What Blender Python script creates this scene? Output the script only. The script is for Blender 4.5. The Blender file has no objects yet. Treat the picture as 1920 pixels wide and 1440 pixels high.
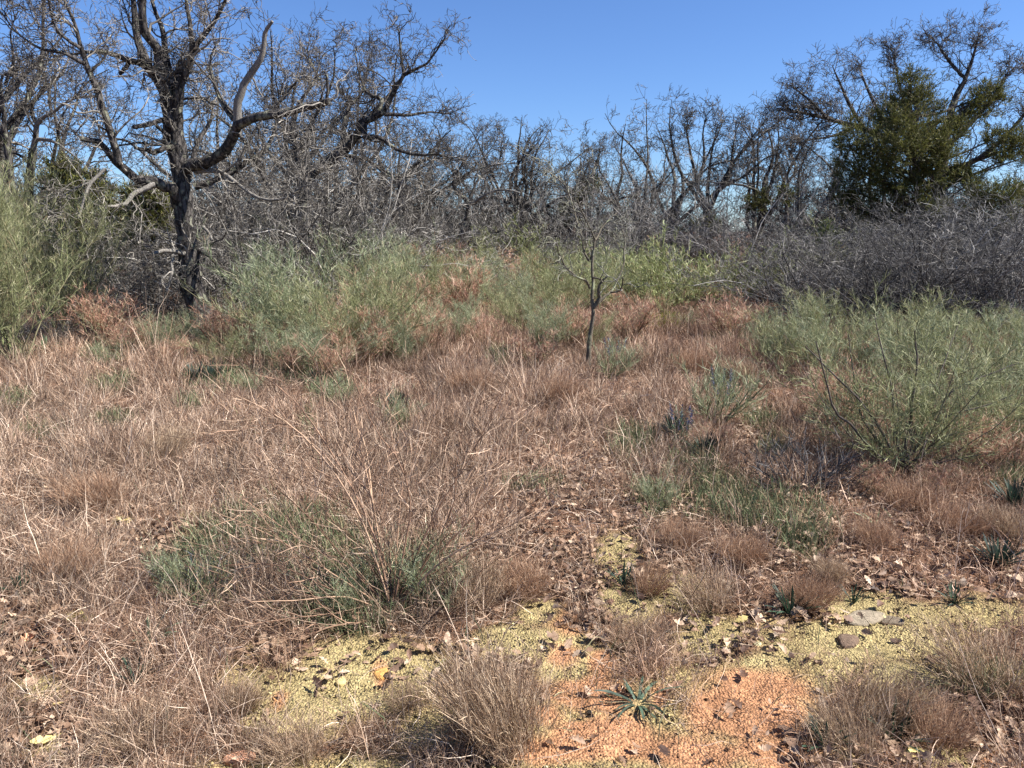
import bpy, math, random
import numpy as np

# ------------------------------------------------------------------ helpers
SC = bpy.context.scene
COL = SC.collection
rad = math.radians
F = 1423.0; PITCH = rad(11.5); CAMZ = 1.6
CP, SP = math.cos(PITCH), math.sin(PITCH)

def lin(r, g, b):
    return tuple(((c/255)/12.92 if c/255 <= .04045 else ((c/255+.055)/1.055)**2.4) for c in (r, g, b))

def vnoise(x, y, s, seed=0):
    """smooth 2-D value noise in 0..1, cells of size s"""
    x = np.asarray(x, float)/s + 37.3*seed; y = np.asarray(y, float)/s - 19.7*seed
    xi = np.floor(x); yi = np.floor(y); fx = x-xi; fy = y-yi
    fx = fx*fx*(3-2*fx); fy = fy*fy*(3-2*fy)
    def h(a, b):
        v = np.sin(a*127.1+b*311.7+seed*74.7)*43758.5453
        return v-np.floor(v)
    return (h(xi, yi)*(1-fx)+h(xi+1, yi)*fx)*(1-fy)+(h(xi, yi+1)*(1-fx)+h(xi+1, yi+1)*fx)*fy

def fbm(x, y, s, seed=0):
    return (vnoise(x, y, s, seed)+.5*vnoise(x, y, s/2.1, seed+1)+.25*vnoise(x, y, s/4.3, seed+2))/1.75

def hgt(x, y):
    """height of the ground"""
    x = np.asarray(x, float); y = np.asarray(y, float)
    return .10*(fbm(x, y, 3.1, 3)-.5)+.035*(fbm(x, y, .6, 5)-.5)+.012*(vnoise(x, y, .13, 8)-.5)

def W(px, py, Y):
    """the point at distance Y in front of the camera that the photo shows at (px, py)"""
    u = (px-960)/F; v = -(py-720)/F
    dy = CP+SP*v; dz = -SP+CP*v
    return np.array([u/dy*Y, Y, CAMZ+dz/dy*Y])

def G(px, py):
    """the ground point the photo shows at (px, py)"""
    u = (px-960)/F; v = -(py-720)/F
    dy = CP+SP*v; dz = -SP+CP*v
    t = CAMZ/-dz
    x, y = u*t, dy*t
    return np.array([x, y, float(hgt(x, y))])

def proj(x, y, z=0.):
    """ground plan coordinates used by the patch lists"""
    x = np.asarray(x, float); y = np.asarray(y, float)
    f = y*CP-(z-CAMZ)*SP; up = y*SP+(z-CAMZ)*CP
    f = np.maximum(f, .05)
    return 960+F*x/f, 720-F*up/f

def tag(o, label=None, cat=None, group=None, kind=None):
    if label: o['label'] = label
    if cat: o['category'] = cat
    if group: o['group'] = group
    if kind: o['kind'] = kind
    return o

def empty(name, loc, label, cat, group=None):
    o = bpy.data.objects.new(name, None); COL.objects.link(o)
    o.location = loc; o.empty_display_size = .2
    return tag(o, label, cat, group)

def ob(name, me, parent=None, loc=None):
    o = bpy.data.objects.new(name, me); COL.objects.link(o)
    if parent is not None: o.parent = parent
    if loc is not None: o.location = loc
    return o

class Geo:
    """collects vertices, faces and one colour per vertex; becomes ONE mesh"""
    def __init__(s): s.v = []; s.f4 = []; s.f3 = []; s.c = []; s.n = 0
    def add(s, v, q=None, t=None, c=(.5, .5, .5)):
        v = np.asarray(v, np.float32).reshape(-1, 3)
        if q is not None and len(q): s.f4.append(np.asarray(q, np.int64).reshape(-1, 4)+s.n)
        if t is not None and len(t): s.f3.append(np.asarray(t, np.int64).reshape(-1, 3)+s.n)
        c = np.asarray(c, np.float32)
        if c.ndim == 1: c = np.broadcast_to(c, (len(v), 3))
        s.v.append(v); s.c.append(c.reshape(-1, 3)); s.n += len(v)
    def mesh(s, name, mat, smooth=True):
        v = np.concatenate(s.v).astype(np.float32); c = np.concatenate(s.c)
        q = np.concatenate(s.f4) if s.f4 else np.zeros((0, 4), np.int64)
        t = np.concatenate(s.f3) if s.f3 else np.zeros((0, 3), np.int64)
        me = bpy.data.meshes.new(name)
        me.vertices.add(len(v)); me.vertices.foreach_set('co', v.ravel())
        nl = q.size+t.size
        me.loops.add(nl); me.loops.foreach_set('vertex_index', np.concatenate([q.ravel(), t.ravel()]).astype(np.int32))
        me.polygons.add(len(q)+len(t))
        st = np.concatenate([np.arange(len(q))*4, q.size+np.arange(len(t))*3]).astype(np.int32)
        me.polygons.foreach_set('loop_start', st)
        if smooth: me.polygons.foreach_set('use_smooth', np.ones(len(q)+len(t), bool))
        me.update(calc_edges=True)
        a = me.attributes.new('tint', 'FLOAT_COLOR', 'POINT')
        cc = np.ones((len(v), 4), np.float32); cc[:, :3] = c
        a.data.foreach_set('color', cc.ravel())
        me.materials.append(mat)
        return me

def nrm(a):
    return a/np.maximum(np.linalg.norm(a, axis=-1, keepdims=True), 1e-9)

def tubes(g, P, R, k, c, cap=False, rough=0, rng=None):
    """round limbs along polylines P (N,n,3) with radii R (N,n)"""
    P = np.asarray(P, float); R = np.asarray(R, float)
    if len(P) == 0: return
    N, n, _ = P.shape
    T = np.empty_like(P); T[:, 1:-1] = P[:, 2:]-P[:, :-2]; T[:, 0] = P[:, 1]-P[:, 0]; T[:, -1] = P[:, -1]-P[:, -2]
    T = nrm(T)
    m = np.abs(nrm(P[:, -1]-P[:, 0])); ref = np.zeros((N, 3)); ref[np.arange(N), np.argmin(m, 1)] = 1
    A = nrm(np.cross(T, ref[:, None, :])); B = np.cross(T, A)
    an = np.arange(k)*2*np.pi/k
    rr = R[:, :, None]*np.ones(k)
    if rough and rng is not None:
        ph = rng.uniform(0, 6.28, (N, 1, 4))
        s = np.cumsum(np.concatenate([np.zeros((N, 1)), np.linalg.norm(np.diff(P, axis=1), axis=2)], 1), 1)[:, :, None]
        rr = rr*(1+rough*(np.sin(3*an+ph[..., :1]+s*2.3)*.5+np.sin(5*an+ph[..., 1:2]-s*5.1)*.35+np.sin(2*an+ph[..., 2:3]+s*11)*.3
                          +rng.uniform(-.35, .35, rr.shape)))
    V = P[:, :, None, :]+rr[..., None]*(np.cos(an)[:, None]*A[:, :, None, :]+np.sin(an)[:, None]*B[:, :, None, :])
    i = np.arange(N)[:, None, None]*n*k; j = np.arange(n-1)[None, :, None]*k; a = np.arange(k)[None, None, :]; b = (a+1) % k
    q = np.stack([i+j+a, i+j+b, i+j+k+b, i+j+k+a], -1).reshape(-1, 4)
    c = np.asarray(c, float)
    if c.ndim == 2: c = np.repeat(c, n*k, 0)
    g.add(V.reshape(-1, 3), q, None, c)
    if cap:
        for ii in range(N):
            ce = P[ii, -1]+T[ii, -1]*R[ii, -1]*.3
            ring = V[ii, -1]
            g.add(np.vstack([ring, ce]), None, [[x, (x+1) % k, k] for x in range(k)], c[0] if c.ndim == 2 else c)

def ribbons(g, P, w, c, side=None, rng=None, ctip=None):
    """flat blades along polylines P (N,n,3), width w (N,), pointed at the end"""
    P = np.asarray(P, float); N, n, _ = P.shape
    if N == 0: return
    d = nrm(P[:, -1]-P[:, 0]+1e-6)
    if side is None: side = nrm(np.cross(d, nrm(rng.normal(size=(N, 3)))))
    w = np.broadcast_to(np.asarray(w, float), (N,))
    prof = np.concatenate([[.8], np.ones(max(n-3, 0)), [.75]]) if n > 2 else np.array([1.])
    prof = prof[:n-1]
    off = side[:, None, :]*(w[:, None]*prof)[..., None]*.5
    L = P[:, :-1]-off; Rr = P[:, :-1]+off
    V = np.concatenate([np.stack([L, Rr], 2).reshape(N, -1, 3), P[:, -1:]], 1)      # (N, 2(n-1)+1, 3)
    m = 2*(n-1)+1; base = np.arange(N)[:, None]*m
    qs = []
    for j in range(n-2):
        qs.append(base+np.array([2*j, 2*j+1, 2*j+3, 2*j+2]))
    q = np.concatenate(qs) if qs else None
    t = base+np.array([2*(n-2), 2*(n-2)+1, m-1])
    c = np.asarray(c, float)
    if c.ndim == 2: c = np.repeat(c, m, 0)
    g.add(V.reshape(-1, 3), q, t, c)

def resample(P, R, n, wig=0, rng=None):
    """smooth polyline of control points -> n points"""
    P = np.asarray(P, float); R = np.asarray(R, float)
    s = np.concatenate([[0], np.cumsum(np.linalg.norm(np.diff(P, axis=0), axis=1))])
    # Catmull-Rom through the control points
    u = np.linspace(0, s[-1], n); i = np.clip(np.searchsorted(s, u, side='right')-1, 0, len(P)-2)
    t = ((u-s[i])/np.maximum(s[i+1]-s[i], 1e-9))[:, None]
    p0 = P[np.maximum(i-1, 0)]; p1 = P[i]; p2 = P[i+1]; p3 = P[np.minimum(i+2, len(P)-1)]
    Q = .5*((2*p1)+(-p0+p2)*t+(2*p0-5*p1+4*p2-p3)*t*t+(-p0+3*p1-3*p2+p3)*t**3)
    rr = np.interp(u, s, R)
    if wig and rng is not None:
        Q[1:-1] += rng.normal(size=(n-2, 3))*wig*rr[1:-1, None]
    return Q, rr

def sprout(P, R, rng, dens=None, cnt=None, t0=.15, ang=(.6, 1.2), ln=(.4, .8), lenabs=None, n=6, wig=.3, up=.1,
           rf=.5, rmin=.001, rmax=9., tip=.35, taper_len=.5):
    """a generation of side branches on polylines P (N,n,3): returns (P2, R2)"""
    N, m, _ = P.shape
    seg = np.linalg.norm(np.diff(P, axis=1), axis=2); L = seg.sum(1)
    k = rng.poisson(np.maximum(dens*L, .0)) if dens is not None else np.full(N, cnt)
    idx = np.repeat(np.arange(N), k); M = len(idx)
    if M == 0: return np.zeros((0, n, 3)), np.zeros((0, n))
    t = t0+(1-t0)*rng.random(M)
    x = t*(m-1); i = np.minimum(x.astype(int), m-2); f = (x-i)[:, None]
    A = P[idx, i]; B = P[idx, i+1]; st = A*(1-f)+B*f; T = nrm(B-A)
    r = R[idx, i]*(1-f[:, 0])+R[idx, i+1]*f[:, 0]
    v = rng.normal(size=(M, 3)); v = nrm(v-(v*T).sum(1, keepdims=True)*T)
    a = rng.uniform(*ang, M)[:, None]
    d = nrm(np.cos(a)*T+np.sin(a)*v+np.array([0, 0, up]))
    if lenabs is not None: ll = rng.uniform(*lenabs, M)*(1-taper_len*t*.6)
    else: ll = L[idx]*rng.uniform(*ln, M)*(1-taper_len*t)
    Q = np.empty((M, n, 3)); Q[:, 0] = st
    for j in range(1, n):
        Q[:, j] = Q[:, j-1]+d*(ll/(n-1))[:, None]
        d = nrm(d+wig*rng.normal(size=(M, 3))+np.array([0, 0, up*.25]))
    r0 = np.clip(r*rf*rng.uniform(.7, 1.1, M), rmin, rmax)
    RR = r0[:, None]*np.linspace(1, tip, n)
    return Q, np.maximum(RR, rmin*.7)

def tints(rng, N, cols, var=.12):
    cols = np.array(cols, float); k = rng.integers(0, len(cols), N)
    k2 = rng.integers(0, len(cols), N); f = rng.random((N, 1))
    c = cols[k]*f+cols[k2]*(1-f)
    return np.clip(c*(1+var*rng.normal(size=(N, 1))), 0.003, 1)
# ------------------------------------------------------------------ materials
def newmat(name):
    m = bpy.data.materials.new(name); m.use_nodes = True; nt = m.node_tree; nt.nodes.clear()
    out = nt.nodes.new('ShaderNodeOutputMaterial')
    return m, nt, out

def nd(nt, t, **kw):
    n = nt.nodes.new(t)
    for k, v in kw.items():
        if hasattr(n, k): setattr(n, k, v)
        else: n.inputs[k.replace('_', ' ')].default_value = v
    return n

def plant_mat(name, trans=.25, rough=.6, spec=.25, nscale=30., namp=.25):
    """leaf, blade and stem material: colour per blade from the tint attribute, broken by fine noise"""
    m, nt, out = newmat(name); L = nt.links
    at = nd(nt, 'ShaderNodeAttribute', attribute_name='tint')
    tc = nd(nt, 'ShaderNodeTexCoord'); nz = nd(nt, 'ShaderNodeTexNoise'); nz.inputs['Scale'].default_value = nscale
    L.new(tc.outputs['Object'], nz.inputs['Vector'])
    mr = nd(nt, 'ShaderNodeMapRange'); mr.inputs['From Min'].default_value = .3; mr.inputs['From Max'].default_value = .7
    mr.inputs['To Min'].default_value = 1-namp; mr.inputs['To Max'].default_value = 1+namp
    L.new(nz.outputs['Fac'], mr.inputs['Value'])
    mx = nd(nt, 'ShaderNodeVectorMath', operation='SCALE')
    L.new(at.outputs['Color'], mx.inputs[0]); L.new(mr.outputs['Result'], mx.inputs['Scale'])
    p = nd(nt, 'ShaderNodeBsdfPrincipled'); p.inputs['Roughness'].default_value = rough
    p.inputs['Specular IOR Level'].default_value = spec
    L.new(mx.outputs[0], p.inputs['Base Color'])
    if trans:
        tr = nd(nt, 'ShaderNodeBsdfTranslucent'); L.new(mx.outputs[0], tr.inputs['Color'])
        ms = nd(nt, 'ShaderNodeMixShader'); ms.inputs[0].default_value = trans
        L.new(p.outputs[0], ms.inputs[1]); L.new(tr.outputs[0], ms.inputs[2]); L.new(ms.outputs[0], out.inputs[0])
    else: L.new(p.outputs[0], out.inputs[0])
    return m

def bark_mat(name, sc=14., contrast=.55, bump=.6, lichen=None):
    m, nt, out = newmat(name); L = nt.links
    at = nd(nt, 'ShaderNodeAttribute', attribute_name='tint')
    tc = nd(nt, 'ShaderNodeTexCoord'); mp = nd(nt, 'ShaderNodeMapping'); mp.inputs['Scale'].default_value = (1, 1, .28)
    L.new(tc.outputs['Object'], mp.inputs['Vector'])
    vo = nd(nt, 'ShaderNodeTexVoronoi', feature='DISTANCE_TO_EDGE'); vo.inputs['Scale'].default_value = sc*1.8
    nz = nd(nt, 'ShaderNodeTexNoise'); nz.inputs['Scale'].default_value = sc; nz.inputs['Detail'].default_value = 6
    nz.inputs['Roughness'].default_value = .75
    # wobble the cracks
    ad = nd(nt, 'ShaderNodeVectorMath', operation='MULTIPLY_ADD'); ad.inputs[1].default_value = (.12, .12, .12)
    L.new(nz.outputs['Color'], ad.inputs[0]); L.new(mp.outputs[0], ad.inputs[2])
    L.new(mp.outputs[0], nz.inputs['Vector']); L.new(ad.outputs[0], vo.inputs['Vector'])
    cr = nd(nt, 'ShaderNodeMapRange'); cr.inputs['From Max'].default_value = .16
    cr.inputs['To Min'].default_value = 1-contrast; cr.inputs['To Max'].default_value = 1.0
    L.new(vo.outputs['Distance'], cr.inputs['Value'])
    n2 = nd(nt, 'ShaderNodeMapRange'); n2.inputs['From Min'].default_value = .3; n2.inputs['From Max'].default_value = .7
    n2.inputs['To Min'].default_value = .6; n2.inputs['To Max'].default_value = 1.35
    L.new(nz.outputs['Fac'], n2.inputs['Value'])
    mu = nd(nt, 'ShaderNodeMath', operation='MULTIPLY'); L.new(cr.outputs[0], mu.inputs[0]); L.new(n2.outputs[0], mu.inputs[1])
    mx = nd(nt, 'ShaderNodeVectorMath', operation='SCALE'); L.new(at.outputs['Color'], mx.inputs[0]); L.new(mu.outputs[0], mx.inputs['Scale'])
    col = mx.outputs[0]
    if lichen:
        nl = nd(nt, 'ShaderNodeTexNoise'); nl.inputs['Scale'].default_value = 9; nl.inputs['Detail'].default_value = 5
        L.new(tc.outputs['Object'], nl.inputs['Vector'])
        rl = nd(nt, 'ShaderNodeMapRange'); rl.inputs['From Min'].default_value = .56; rl.inputs['From Max'].default_value = .66
        rl.inputs['To Max'].default_value = .75
        L.new(nl.outputs['Fac'], rl.inputs['Value'])
        mc = nd(nt, 'ShaderNodeMix', data_type='RGBA'); L.new(rl.outputs[0], mc.inputs[0]); L.new(col, mc.inputs[6])
        mc.inputs[7].default_value = (*lichen, 1); col = mc.outputs[2]
    bp = nd(nt, 'ShaderNodeBump'); bp.inputs['Strength'].default_value = bump; bp.inputs['Distance'].default_value = .02
    L.new(mu.outputs[0], bp.inputs['Height'])
    p = nd(nt, 'ShaderNodeBsdfPrincipled'); p.inputs['Roughness'].default_value = .85; p.inputs['Specular IOR Level'].default_value = .15
    L.new(col, p.inputs['Base Color']); L.new(bp.outputs[0], p.inputs['Normal']); L.new(p.outputs[0], out.inputs[0])
    return m

def soil_mat():
    m, nt, out = newmat('soil'); L = nt.links
    at = nd(nt, 'ShaderNodeAttribute', attribute_name='tint')
    tc = nd(nt, 'ShaderNodeTexCoord')
    def noise(s, d=6, r=.7):
        n = nd(nt, 'ShaderNodeTexNoise'); n.inputs['Scale'].default_value = s; n.inputs['Detail'].default_value = d
        n.inputs['Roughness'].default_value = r; L.new(tc.outputs['Object'], n.inputs['Vector']); return n
    n1 = noise(55); n2 = noise(7); vo = nd(nt, 'ShaderNodeTexVoronoi'); vo.inputs['Scale'].default_value = 110
    L.new(tc.outputs['Object'], vo.inputs['Vector'])
    a = nd(nt, 'ShaderNodeMapRange'); a.inputs['From Min'].default_value = .3; a.inputs['From Max'].default_value = .7
    a.inputs['To Min'].default_value = .55; a.inputs['To Max'].default_value = 1.3; L.new(n1.outputs['Fac'], a.inputs['Value'])
    b = nd(nt, 'ShaderNodeMapRange'); b.inputs['From Min'].default_value = .3; b.inputs['From Max'].default_value = .7
    b.inputs['To Min'].default_value = .8; b.inputs['To Max'].default_value = 1.15; L.new(n2.outputs['Fac'], b.inputs['Value'])
    c = nd(nt, 'ShaderNodeSeparateColor'); L.new(vo.outputs['Color'], c.inputs[0])
    cc = nd(nt, 'ShaderNodeMapRange'); cc.inputs['To Min'].default_value = .7; cc.inputs['To Max'].default_value = 1.3; L.new(c.outputs[0], cc.inputs['Value'])
    m1 = nd(nt, 'ShaderNodeMath', operation='MULTIPLY'); L.new(a.outputs[0], m1.inputs[0]); L.new(b.outputs[0], m1.inputs[1])
    m2 = nd(nt, 'ShaderNodeMath', operation='MULTIPLY'); L.new(m1.outputs[0], m2.inputs[0]); L.new(cc.outputs[0], m2.inputs[1])
    mx = nd(nt, 'ShaderNodeVectorMath', operation='SCALE'); L.new(at.outputs['Color'], mx.inputs[0]); L.new(m2.outputs[0], mx.inputs['Scale'])
    hs = nd(nt, 'ShaderNodeMath', operation='SUBTRACT'); L.new(n1.outputs['Fac'], hs.inputs[0]); L.new(vo.outputs['Distance'], hs.inputs[1])
    bp = nd(nt, 'ShaderNodeBump'); bp.inputs['Strength'].default_value = .9; bp.inputs['Distance'].default_value = .012
    L.new(hs.outputs[0], bp.inputs['Height'])
    p = nd(nt, 'ShaderNodeBsdfPrincipled'); p.inputs['Roughness'].default_value = .95; p.inputs['Specular IOR Level'].default_value = .1
    L.new(mx.outputs[0], p.inputs['Base Color']); L.new(bp.outputs[0], p.inputs['Normal']); L.new(p.outputs[0], out.inputs[0])
    return m

M_GRASS = plant_mat('dry_grass', .2, .85, .08, 60, .2)
M_GREEN = plant_mat('green_foliage', .25, .55, .25, 25, .2)
M_TWIG = plant_mat('twig_bark', 0, .8, .15, 18, .3)
M_BARK = bark_mat('gnarled_bark', 9, .75, .9, lin(150, 150, 128))
M_PALE = bark_mat('pale_bark', 22, .4, .5)
M_YOUNG = bark_mat('lichened_bark', 26, .4, .5, lin(170, 175, 140))
M_LEAF = plant_mat('dead_leaf', .15, .6, .3, 80, .25)
M_SOIL = soil_mat()
M_STONE = bark_mat('stone', 30, .25, .5)
# bark and foliage colours
C_BARK = lin(88, 83, 79); C_TWIG = lin(118, 110, 106); C_PALE = lin(140, 134, 125)
C_GTWIG = [lin(66, 62, 57), lin(84, 79, 73), lin(50, 47, 44), lin(138, 131, 121), lin(74, 68, 62)]
C_GREENS = [lin(122, 128, 84), lin(156, 158, 112), lin(92, 100, 66), lin(190, 188, 144), lin(132, 134, 90)]
C_SAGE = [lin(116, 128, 94), lin(148, 156, 120), lin(86, 98, 70), lin(186, 190, 156)]
C_JUN = [lin(96, 100, 48), lin(66, 72, 36), lin(136, 134, 68), lin(46, 50, 28), lin(98, 88, 62)]  # brightest olive puts sunlit patches into the foliage colour
C_DRY = [lin(174, 147, 123), lin(204, 177, 152), lin(136, 110, 91), lin(236, 214, 190), lin(78, 60, 50), lin(166, 137, 115)]
C_GRASSG = [lin(86, 98, 70), lin(64, 76, 54), lin(108, 118, 86), lin(144, 148, 112), lin(150, 132, 104)]
C_LITTER = [lin(172, 144, 118), lin(138, 110, 88), lin(196, 172, 146), lin(106, 80, 64), lin(150, 122, 98), lin(72, 54, 44)]
# ------------------------------------------------------------------ ground
BARE = [(1150,1540,520,120),(600,1470,260,60),(700,1250,200,60),(1440,1480,120,60),(820,1370,90,50),(1480,1330,60,60),(640,1290,210,62),(560,1340,110,60),(985,1205,115,42),(1075,1250,95,62),(1180,1360,250,95),(1060,1400,200,60),(1640,1200,240,55),
        (1500,1250,150,48),(1700,1270,100,55),(1830,1150,170,45),(1160,1035,55,42),(1330,1190,70,60),(1380,1330,150,110),(1290,1410,330,70),
        (1180,1130,60,40),(1890,1260,60,40),(1620,1130,90,30),(70,1300,60,22),(90,1405,45,28),(150,1165,35,10),(1010,1150,60,35),(1255,1110,60,40),
        (1800,1420,120,26),(235,985,26,14),(355,975,24,12)]
PINK = [(1100,1300,90,40),(1010,1410,150,30),(1150,1190,40,20),(1400,1330,130,95),(1440,1400,120,60),(1150,1385,130,48),(1075,1165,48,34),(1060,1225,40,30),(1130,1240,34,26),(1320,1410,170,40),
        (715,1262,18,26),(525,1315,14,20),(1880,1420,60,22),(1235,1300,20,30),(1010,1340,60,20)]
LITTERP = [(1080,940,180,110),(1180,1130,220,110),(1560,1000,260,110),(1780,1080,240,70),(700,1230,330,40),(1000,1060,180,80),(1700,1380,300,90),
        (1400,800,40,70),(60,1220,110,80),(90,1390,120,60),(1330,950,70,40),(1860,1060,120,60),(270,1010,90,50),(1440,1180,220,50),(900,1400,120,50)]
GREENP = [(560,1020,170,62),(410,1030,60,30),(350,1065,50,30),(720,1115,140,56),(640,1170,110,30),(380,1105,85,52),(1340,930,90,45),(1430,965,120,45),
        (1230,940,52,34),(1185,835,45,34),(1430,790,34,20),(1450,835,36,26),(420,715,75,26),(210,725,42,18),(200,668,48,22),(355,768,26,12),
        (70,820,56,18),(25,755,40,22),(1240,605,60,16),(620,735,44,26),(745,800,22,30),(215,800,46,14),(1500,1020,60,34),(740,660,56,20),
        (300,635,50,28),(1340,640,34,12),(1890,905,40,26),(1850,1290,70,26),(990,915,60,12),(935,668,22,18),(580,800,16,26),(1350,740,30,28),
        (1300,870,60,22),(790,1060,40,40),(620,1080,50,30),(560,700,70,20),(1400,635,60,14),(1450,650,40,16),(30,660,40,18)]

def patch(lst, x, y, edge=.35, seed=0, nsc=.16):
    px, py = proj(x, y)
    m = np.full(px.shape, -9.)
    for cx, cy, rx, ry in lst:
        m = np.maximum(m, 1-np.sqrt(((px-cx)/rx)**2+((py-cy)/ry)**2))
    n = (fbm(x, y, nsc, seed)-.5)*1.7
    return np.clip((m+n*.55)/edge+.25, 0, 1)

def axis(a, b, st, far, g=1.13):
    v = list(np.arange(a, b, st)); d = st; hi = []; x = b
    while x < far: hi.append(x); d *= g; x += d
    lo = []; d = st; x = a
    while x > -far: d *= g; x -= d; lo.append(x)
    return np.array(lo[::-1]+v+hi+[far])
def ground():
    xs = axis(-4.2, 4.2, .026, 600); ys = axis(1.4, 6.4, .024, 600)
    X, Y = np.meshgrid(xs, ys); x, y = X.ravel(), Y.ravel()
    far = np.clip((np.hypot(x, y)-60)/100, 0, 1)
    z = hgt(x, y)*(1-far)
    b = patch(BARE, x, y, .5, 1); near = (y > .5) & (y < 60)
    b = np.where(near, b, 0); pk = np.where(near, patch(PINK, x, y, .45, 2), 0); gr = np.where(near, patch(GREENP, x, y, .6, 3), 0)
    z = z+np.where((y < 7), (vnoise(x, y, .05, 21)-.5)*.02+(vnoise(x, y, .1, 22)-.5)*.022, 0)*(.5+.5*b)
    def C(t): return np.array(t)[None, :]
    c = C(lin(122, 92, 72))*(.75+.5*vnoise(x, y, .35, 30))[:, None]
    yel = C(lin(184, 166, 118))*(1-.0)+0*c
    moss = vnoise(x, y, .22, 40)[:, None]
    yel = yel*moss+C(lin(156, 138, 96))*(1-moss)
    c = c*(1-b[:, None])+yel*b[:, None]
    pinkc = C(lin(182, 134, 98)); pk = pk*np.clip(b+.2, 0, 1)
    c = c*(1-pk[:, None])+pinkc*pk[:, None]*(.85+.3*vnoise(x, y, .12, 55))[:, None]
    c = c*(1-.5*gr[:, None])+C(lin(74, 82, 54))*.5*gr[:, None]
    g = Geo(); nx = len(xs); ny = len(ys)
    i = np.arange(nx-1)[None, :]; j = np.arange(ny-1)[:, None]*nx
    q = np.stack([i+j, i+j+1, i+j+nx+1, i+j+nx], -1).reshape(-1, 4)
    g.add(np.stack([x, y, z], 1), q, None, c)
    o = ob('ground', g.mesh('ground', M_SOIL)); o['kind'] = 'structure'
    o['label'] = 'patchy soil of yellowish crumbs and orange sand under dry grass'
ground()

def wedge(n, y0, y1, rng, pw=0.):
    """random ground points over what the lens can see, and some to either side; pw: density falls as y**-pw"""
    ylo, yhi = y0, y1
    ys = []; tot = 0
    while tot < n:
        y = rng.uniform(ylo, yhi, n*3); w = (y*.8+1.0)*y**(-pw)
        wm = ((np.array([ylo, yhi])*.8+1.0)*np.array([ylo, yhi])**(-pw)).max()
        y = y[rng.random(len(y)) < w/wm]; ys.append(y); tot += len(y)
    y = np.concatenate(ys)[:n]
    x = rng.uniform(-1, 1, n)*(y*.8+1.0)
    return x, y

def arcs(x, y, hgtv, tilt, az, rng, n=4, jit=.18, droop=.5, z0=None):
    """curved blades: points (N,n,3)"""
    N = len(x); Pp = np.empty((N, n, 3))
    Pp[:, 0] = np.stack([x, y, (hgt(x, y) if z0 is None else z0)-.004], 1)
    d = np.stack([np.sin(tilt)*np.cos(az), np.sin(tilt)*np.sin(az), np.cos(tilt)], 1)
    for k in range(1, n):
        Pp[:, k] = Pp[:, k-1]+d*(hgtv/(n-1))[:, None]
        d = d+rng.normal(size=(N, 3))*jit; d[:, 2] -= droop/(n-1); d = nrm(d)
    m = np.minimum(Pp[:, 1:, 2]-hgt(Pp[:, 1:, 0], Pp[:, 1:, 1])-.006, 0); Pp[:, 1:, 2] -= m
    return Pp

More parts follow.
